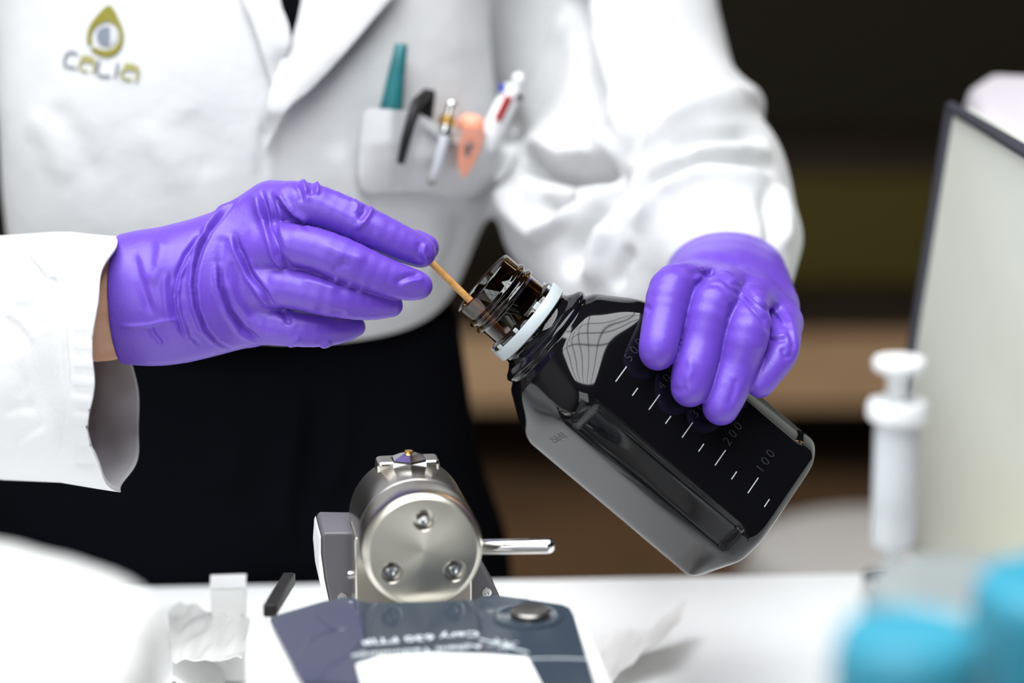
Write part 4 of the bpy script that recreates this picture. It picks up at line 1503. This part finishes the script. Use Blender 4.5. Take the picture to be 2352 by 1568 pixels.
# white four colour pen with red slider
r1 = pk_pt(1112, 340, 0.012)
d1_ = float((r1 - CAM) @ CF)
r0 = P(1182, 196, d1_ - 0.006)
o = empty('multicolour_pen', r1, 'white multicolour pen with red slider at the right end of the pocket', 'pen', 'pens in the breast pocket')
dr = unit(r1 - r0)
L = np.linalg.norm(r1 - r0)
lathe('barrel', [(0.0001, 0.0), (0.0046, 0.0006), (0.0054, 0.003), (0.0056, L)], r0, dr, 'syrw', o, seg=28, close_ends=False, deg=60)
lathe('loop_ball', [(0.0001, -0.0006), (0.0024, 0.0004), (0.0034, 0.0028), (0.0024, 0.0052), (0.0014, 0.0064)], P(1196, 170, d1_ - 0.006), dr, 'syrw', o, seg=20, close_ends=False, deg=70)
fw = unit(CAM - r0)
fw = unit(fw - dr * (fw @ dr))
sd_ = unit(np.cross(dr, fw))
for (s, f_, m_, a, b) in ((0.0, 0.0052, 'red', 0.006, 0.0200), (0.0050, 0.0024, 'blue', 0.002, 0.006), (-0.0048, 0.0022, 'blackpl', 0.003, 0.006)):
    tube('slider', [r0 + dr * a + fw * f_ + sd_ * s, r0 + dr * b + fw * (f_ + 0.0004) + sd_ * s], 0.0023, m_, o, 12)

# ------------------------------------------------------------------ foreground and bench clutter
# upright syringe
def zdown(q, z):
    return np.array([q[0], q[1], z])

sd0 = 0.86
top = P(2066, 824, sd0)
s_u = M(1, sd0)
syr = empty('syringe', zdown(top, 0), 'clear plastic syringe standing plunger up on the right', 'syringe')
vz = np.array([0.0, 0.0, -1.0])
lathe('plunger_flange', [(0.0001, -0.0004), (56 * s_u, 0.0), (60 * s_u, 0.0012), (60 * s_u, 0.0028), (54 * s_u, 0.0040), (0.0001, 0.0040)], top, vz, 'syrw', syr, seg=48, close_ends=False)
for ax_ in (E1, E2):
    o2 = np.cross(vz, ax_)
    box('plunger_rib', top + vz * 0.031, (26 * s_u, 0.0008, 0.027), 'syrw', syr, axes=np.array([ax_, o2, vz]))
fl = P(2064, 934, sd0)
fz = (top - fl)[2]
fl = top + vz * fz
lathe('barrel_flange', [(30 * s_u, -0.0012), (66 * s_u, -0.0008), (70 * s_u, 0.0010), (70 * s_u, 0.0044), (60 * s_u, 0.0060), (46 * s_u, 0.0066)], fl, vz, 'syrw', syr, seg=48, close_ends=False)
zb_ = (fl - P(2052, 1290, sd0))[2]
lathe('barrel', [(46 * s_u, 0.004), (50 * s_u, 0.010), (50 * s_u, zb_ - 0.004), (47 * s_u, zb_ - 0.001), (36 * s_u, zb_), (14 * s_u, zb_ + 0.001), (13 * s_u, zb_ + 0.012)], fl, vz, 'syr', syr, seg=48, close_ends=False)
lathe('piston_seal', [(44 * s_u, 0), (46 * s_u, 0.001), (46 * s_u, 0.007), (0.0001, 0.009)], fl + vz * (zb_ - 0.018), vz, 'grey_clear', syr, seg=32)
# round dark vial stopper holding the syringe nozzle
stz = (fl + vz * (zb_ + 0.012))[2]
hb = empty('syringe_stand', zdown(top, 0), 'small grey holder under the upright syringe', 'holder')
lathe('stand_post', [(0.020, 0.0), (0.020, 0.004), (0.0065, 0.007), (0.0065, max(0.01, stz - 0.004)), (0.0095, max(0.011, stz - 0.003)), (0.0095, stz)], zdown(top, 0), (0, 0, 1), 'grey_clear', hb, seg=40)
lathe('stand_cap', [(0.0098, stz - 0.006), (0.0105, stz - 0.005), (0.0105, stz + 0.0005), (0.0035, stz + 0.001)], zdown(top, 0), (0, 0, 1), 'steelp', hb, seg=32, close_ends=False)


def jar(name, label, px, py, d, rpx, hcap, cap_m, body_m, rbody=0.9):
    c = P(px, py, d)
    r = M(rpx, d)
    base = zdown(c, 0)
    zt_ = c[2]
    j = empty(name, base, label, 'jar', 'blurred jars in the right foreground')
    lathe('jar_body', [(r * rbody * 0.96, 0.0), (r * rbody, 0.003), (r * rbody, zt_ - hcap - 0.012), (r * rbody * 0.86, zt_ - hcap - 0.002), (r * rbody * 0.86, zt_ - hcap * 0.5)], base, (0, 0, 1), body_m, j, seg=48)
    cp_ = lathe('jar_cap', [(r, zt_ - hcap), (r, zt_ - 0.006), (r * 0.94, zt_ - 0.0015), (r * 0.85, zt_), (r * 0.6, zt_ - 0.0004), (0.0001, zt_ - 0.0006)], base, (0, 0, 1), cap_m, j, seg=64, close_ends=False)
    for k in range(36):
        t = 2 * math.pi * k / 36
        q = base + np.array([math.cos(t) * r, math.sin(t) * r, 0])
        tube('cap_ridge', [q + np.array([0, 0, zt_ - hcap + 0.001]), q + np.array([0, 0, zt_ - 0.007])], 0.0006, cap_m, cp_, 5)
    return j


jar('sample_jar', 'jar with cyan screw cap blurred in the bottom right corner', 2090, 1440, 0.60, 172, 0.026, 'cyan', 'grey_clear')
jar('frosted_jar', 'grey frosted jar behind the cyan capped jar at the right', 2215, 1330, 0.735, 225, 0.03, 'grey_clear', 'grey_clear')
jar('sample_jar', 'larger jar with cyan cap cut off by the right picture edge', 2440, 1325, 0.66, 200, 0.030, 'cyan', 'grey_clear')

# leaning screen housing on the right
hd = empty('display_housing', P(2300, 900, 1.25), 'pale grey upright panel with charcoal rim beside the syringe', 'housing')
q00, q01 = P(2188, 246, 1.30), P(2086, 880, 1.36)
q10, q11 = P(2420, 385, 1.12), P(2420, 1100, 1.18)
q01 = q00 + (q01 - q00) * ((q00[2] - 0.004) / (q00[2] - q01[2]))
q11 = q10 + (q11 - q10) * ((q10[2] - 0.004) / (q10[2] - q11[2]))
nrm = unit(np.cross(q10 - q00, q01 - q00))
if nrm @ (CAM - q00) < 0:
    nrm = -nrm
prism('front_panel', [q00, q10, q11, q01], -nrm * 0.012, 'shield', hd, bev=0.002)
rimw = 0.0032
for (a, b) in ((q00, q10), (q00, q01)):
    tube('gasket', [a + nrm * 0.0008, (a + b) / 2 + nrm * 0.0008, b + nrm * 0.0008], rimw, 'rim', hd, 12)
tp0, tp1, tp2 = P(2262, 162, 1.46), P(2420, 160, 1.46), P(2430, 300, 1.20)
rs = [q00, q10, q11, q01]
bk = [P(2262, 162, 1.50), P(2500, 150, 1.50), P(2500, 1000, 1.62), P(2262, 1000, 1.62)]
bk[0] = P(2262, 162, 1.47); bk[1] = P(2520, 170, 1.36)
bk[3] = q01 + (bk[0] - q00); bk[2] = q11 + (bk[1] - q10)
Vr = [q - nrm * 0.0125 for q in rs] + [P(2222, 190, 1.42), P(2500, 240, 1.26), q11 + (P(2500, 240, 1.26) - q10), q01 + (P(2222, 190, 1.42) - q00)] + bk
for q_ in (2, 3, 6, 7, 10, 11):
    Vr[q_] = np.array([Vr[q_][0], Vr[q_][1], 0.003])
Fr = [(3, 2, 1, 0), (8, 9, 10, 11)]
for l in (0, 4):
    for i in range(4):
        j = (i + 1) % 4
        Fr.append((l + i, l + j, l + 4 + j, l + 4 + i))
rsh = obj('rear_shell', Vr, Fr, 'shieldtop', hd, smooth=False)
fix_normals(rsh)
bevel(rsh, 0.012, 4, 10)

# white round-backed stool behind the table
sc_ = P(1985, 1330, 2.15)
so_ = empty('stool', np.array([sc_[0], sc_[1], FZ]), 'white round stool behind the table at the right', 'stool')
zs = P(1985, 1215, 2.15)[2]
lathe('seat', [(0.0001, zs), (0.08, zs - 0.002), (0.12, zs - 0.014), (0.135, zs - 0.045), (0.13, zs - 0.07), (0.0001, zs - 0.07)], np.array([sc_[0] + 0.02, sc_[1], 0]), (0, 0, 1), 'stool_grey', so_, seg=48, close_ends=False)
for k in range(4):
    t = math.pi / 4 + k * math.pi / 2
    tube('leg', [np.array([sc_[0] + 0.02 + 0.09 * math.cos(t), sc_[1] + 0.09 * math.sin(t), zs - 0.068]), np.array([sc_[0] + 0.02 + 0.15 * math.cos(t), sc_[1] + 0.15 * math.sin(t), FZ + 0.001])], 0.012, 'steelp', so_, 12)


# crumpled papers
def crumple(name, label, cat, outline, place, m_, seed, amp, step=14, thick=0.0006, kind=None):
    r = np.random.RandomState(seed)
    ph = r.rand(8, 4)

    def pl(x, y):
        p_ = place(x, y)
        h_ = sum(abs(math.sin((x * ph[i, 0] + y * ph[i, 1]) * 0.035 * (1 + i * 0.4) + 6.28 * ph[i, 2])) * ph[i, 3] / (1 + 0.5 * i) for i in range(8))
        return p_ + np.array([0, 0, 1.0]) * amp * h_, np.array([0, 0, 1.0])
    o = patch(name, outline, pl, m_, None, step, thick)
    return tag(o, label, cat)


crumple('tissue', 'crumpled white tissue lying on the table right of the instrument', 'tissue', [(1378, 1470), (1410, 1462), (1440, 1478), (1480, 1474), (1530, 1456), (1576, 1440), (1560, 1476), (1520, 1524), (1470, 1540), (1420, 1562), (1400, 1600), (1385, 1560)],
        lambda x, y: onz(x, y + 20, 0.0) + np.array([0, 0, 0.001 + 0.012 * max(0, (x - 1380) / 200)]), 'tissue', 4, 0.005, 10)
crumple('paper_wipe', 'crumpled white paper wipe heaped left of the instrument', 'tissue', [(318, 1466), (350, 1456), (385, 1454), (410, 1466), (450, 1476), (490, 1508), (520, 1560), (500, 1640), (330, 1660), (300, 1560)],
        lambda x, y: onz(x, y + 25, 0.0) + np.array([0, 0, 0.001 + 0.020 * max(0.0, 1 - abs(x - 400) / 130)]), 'paper', 9, 0.003, 12)
crumple('clear_film', 'crinkled clear plastic film in front of the paper wipe', 'film', [(390, 1545), (420, 1524), (448, 1524), (480, 1540), (530, 1556), (580, 1566), (560, 1660), (400, 1660)],
        lambda x, y: onz(x, y + 10, 0.0) + np.array([0, 0, 0.030]), 'clearbag', 12, 0.005, 9)
bx_ = onz(530, 1570, 0)
cx_ = empty('small_carton', bx_, 'small plain white carton against the left side of the instrument', 'box')
ca = unit(np.array([1, 0.1, 0])); cb2 = np.cross(E3, ca)
box('carton_body', np.array([bx_[0] - 0.001, bx_[1] + 0.01, 0.0245]), (0.0085, 0.009, 0.0243), 'white_pl', cx_, axes=np.array([ca, cb2, E3]), bev=0.001)
box('carton_flap', np.array([bx_[0] - 0.001, bx_[1] + 0.01, 0.0495]), (0.0088, 0.0093, 0.0005), 'paper', cx_, axes=np.array([ca, cb2, E3]), bev=0.0003)

# large rounded white cover in the left foreground
cv = empty('instrument_cover', np.array([-0.28, -0.47, 0.0]), 'large rounded white cover blurred in the left foreground', 'cover')
cc = P(-130, 1790, 0.74)
def cover_f(p):
    r = 0.018
    pts = [(-520, 1268), (-200, 1358), (0, 1412), (120, 1444), (228, 1474)]
    d = None
    for i in range(len(pts) - 1):
        q = [(x, y, 0.70) for (x, y) in pts[i:i + 2]]
        a, b = P(*q[0]), P(*q[1])
        for k in range(5):
            o_ = np.array([0, -0.028 * k, -0.002 * k])
            e0_, e1_ = a + o_, b + o_
            c = cone(p, e0_, e1_, r, r)
            d = c if d is None else smin(d, c, 0.004)
            m0_ = (e0_ + e1_) / 2
            for e_ in (e0_, m0_, e1_):
                d = smin(d, cone(p, e_, np.array([e_[0], e_[1], 0.02]), r * 1.0, r * 1.08), 0.004)
    return np.maximum(d, 0.001 - p[:, 2])
loV, hiV = bounds([P(-600, 1150, 0.70), P(420, 1300, 0.70), P(-300, 1900, 0.60)], 0.07)
loV[2] = -0.006
hiV[1] += 0.05
sdf_object('cover_shell', cover_f, loV, hiV, 0.004, 'white_pl', cv, None, 2)
q0 = P(104, 1345, 0.745)
tube('cover_seam', [P(104, 1335, 0.685), P(104, 1360, 0.675), P(103, 1392, 0.667)], 0.0012, 'paper', cv, 8)
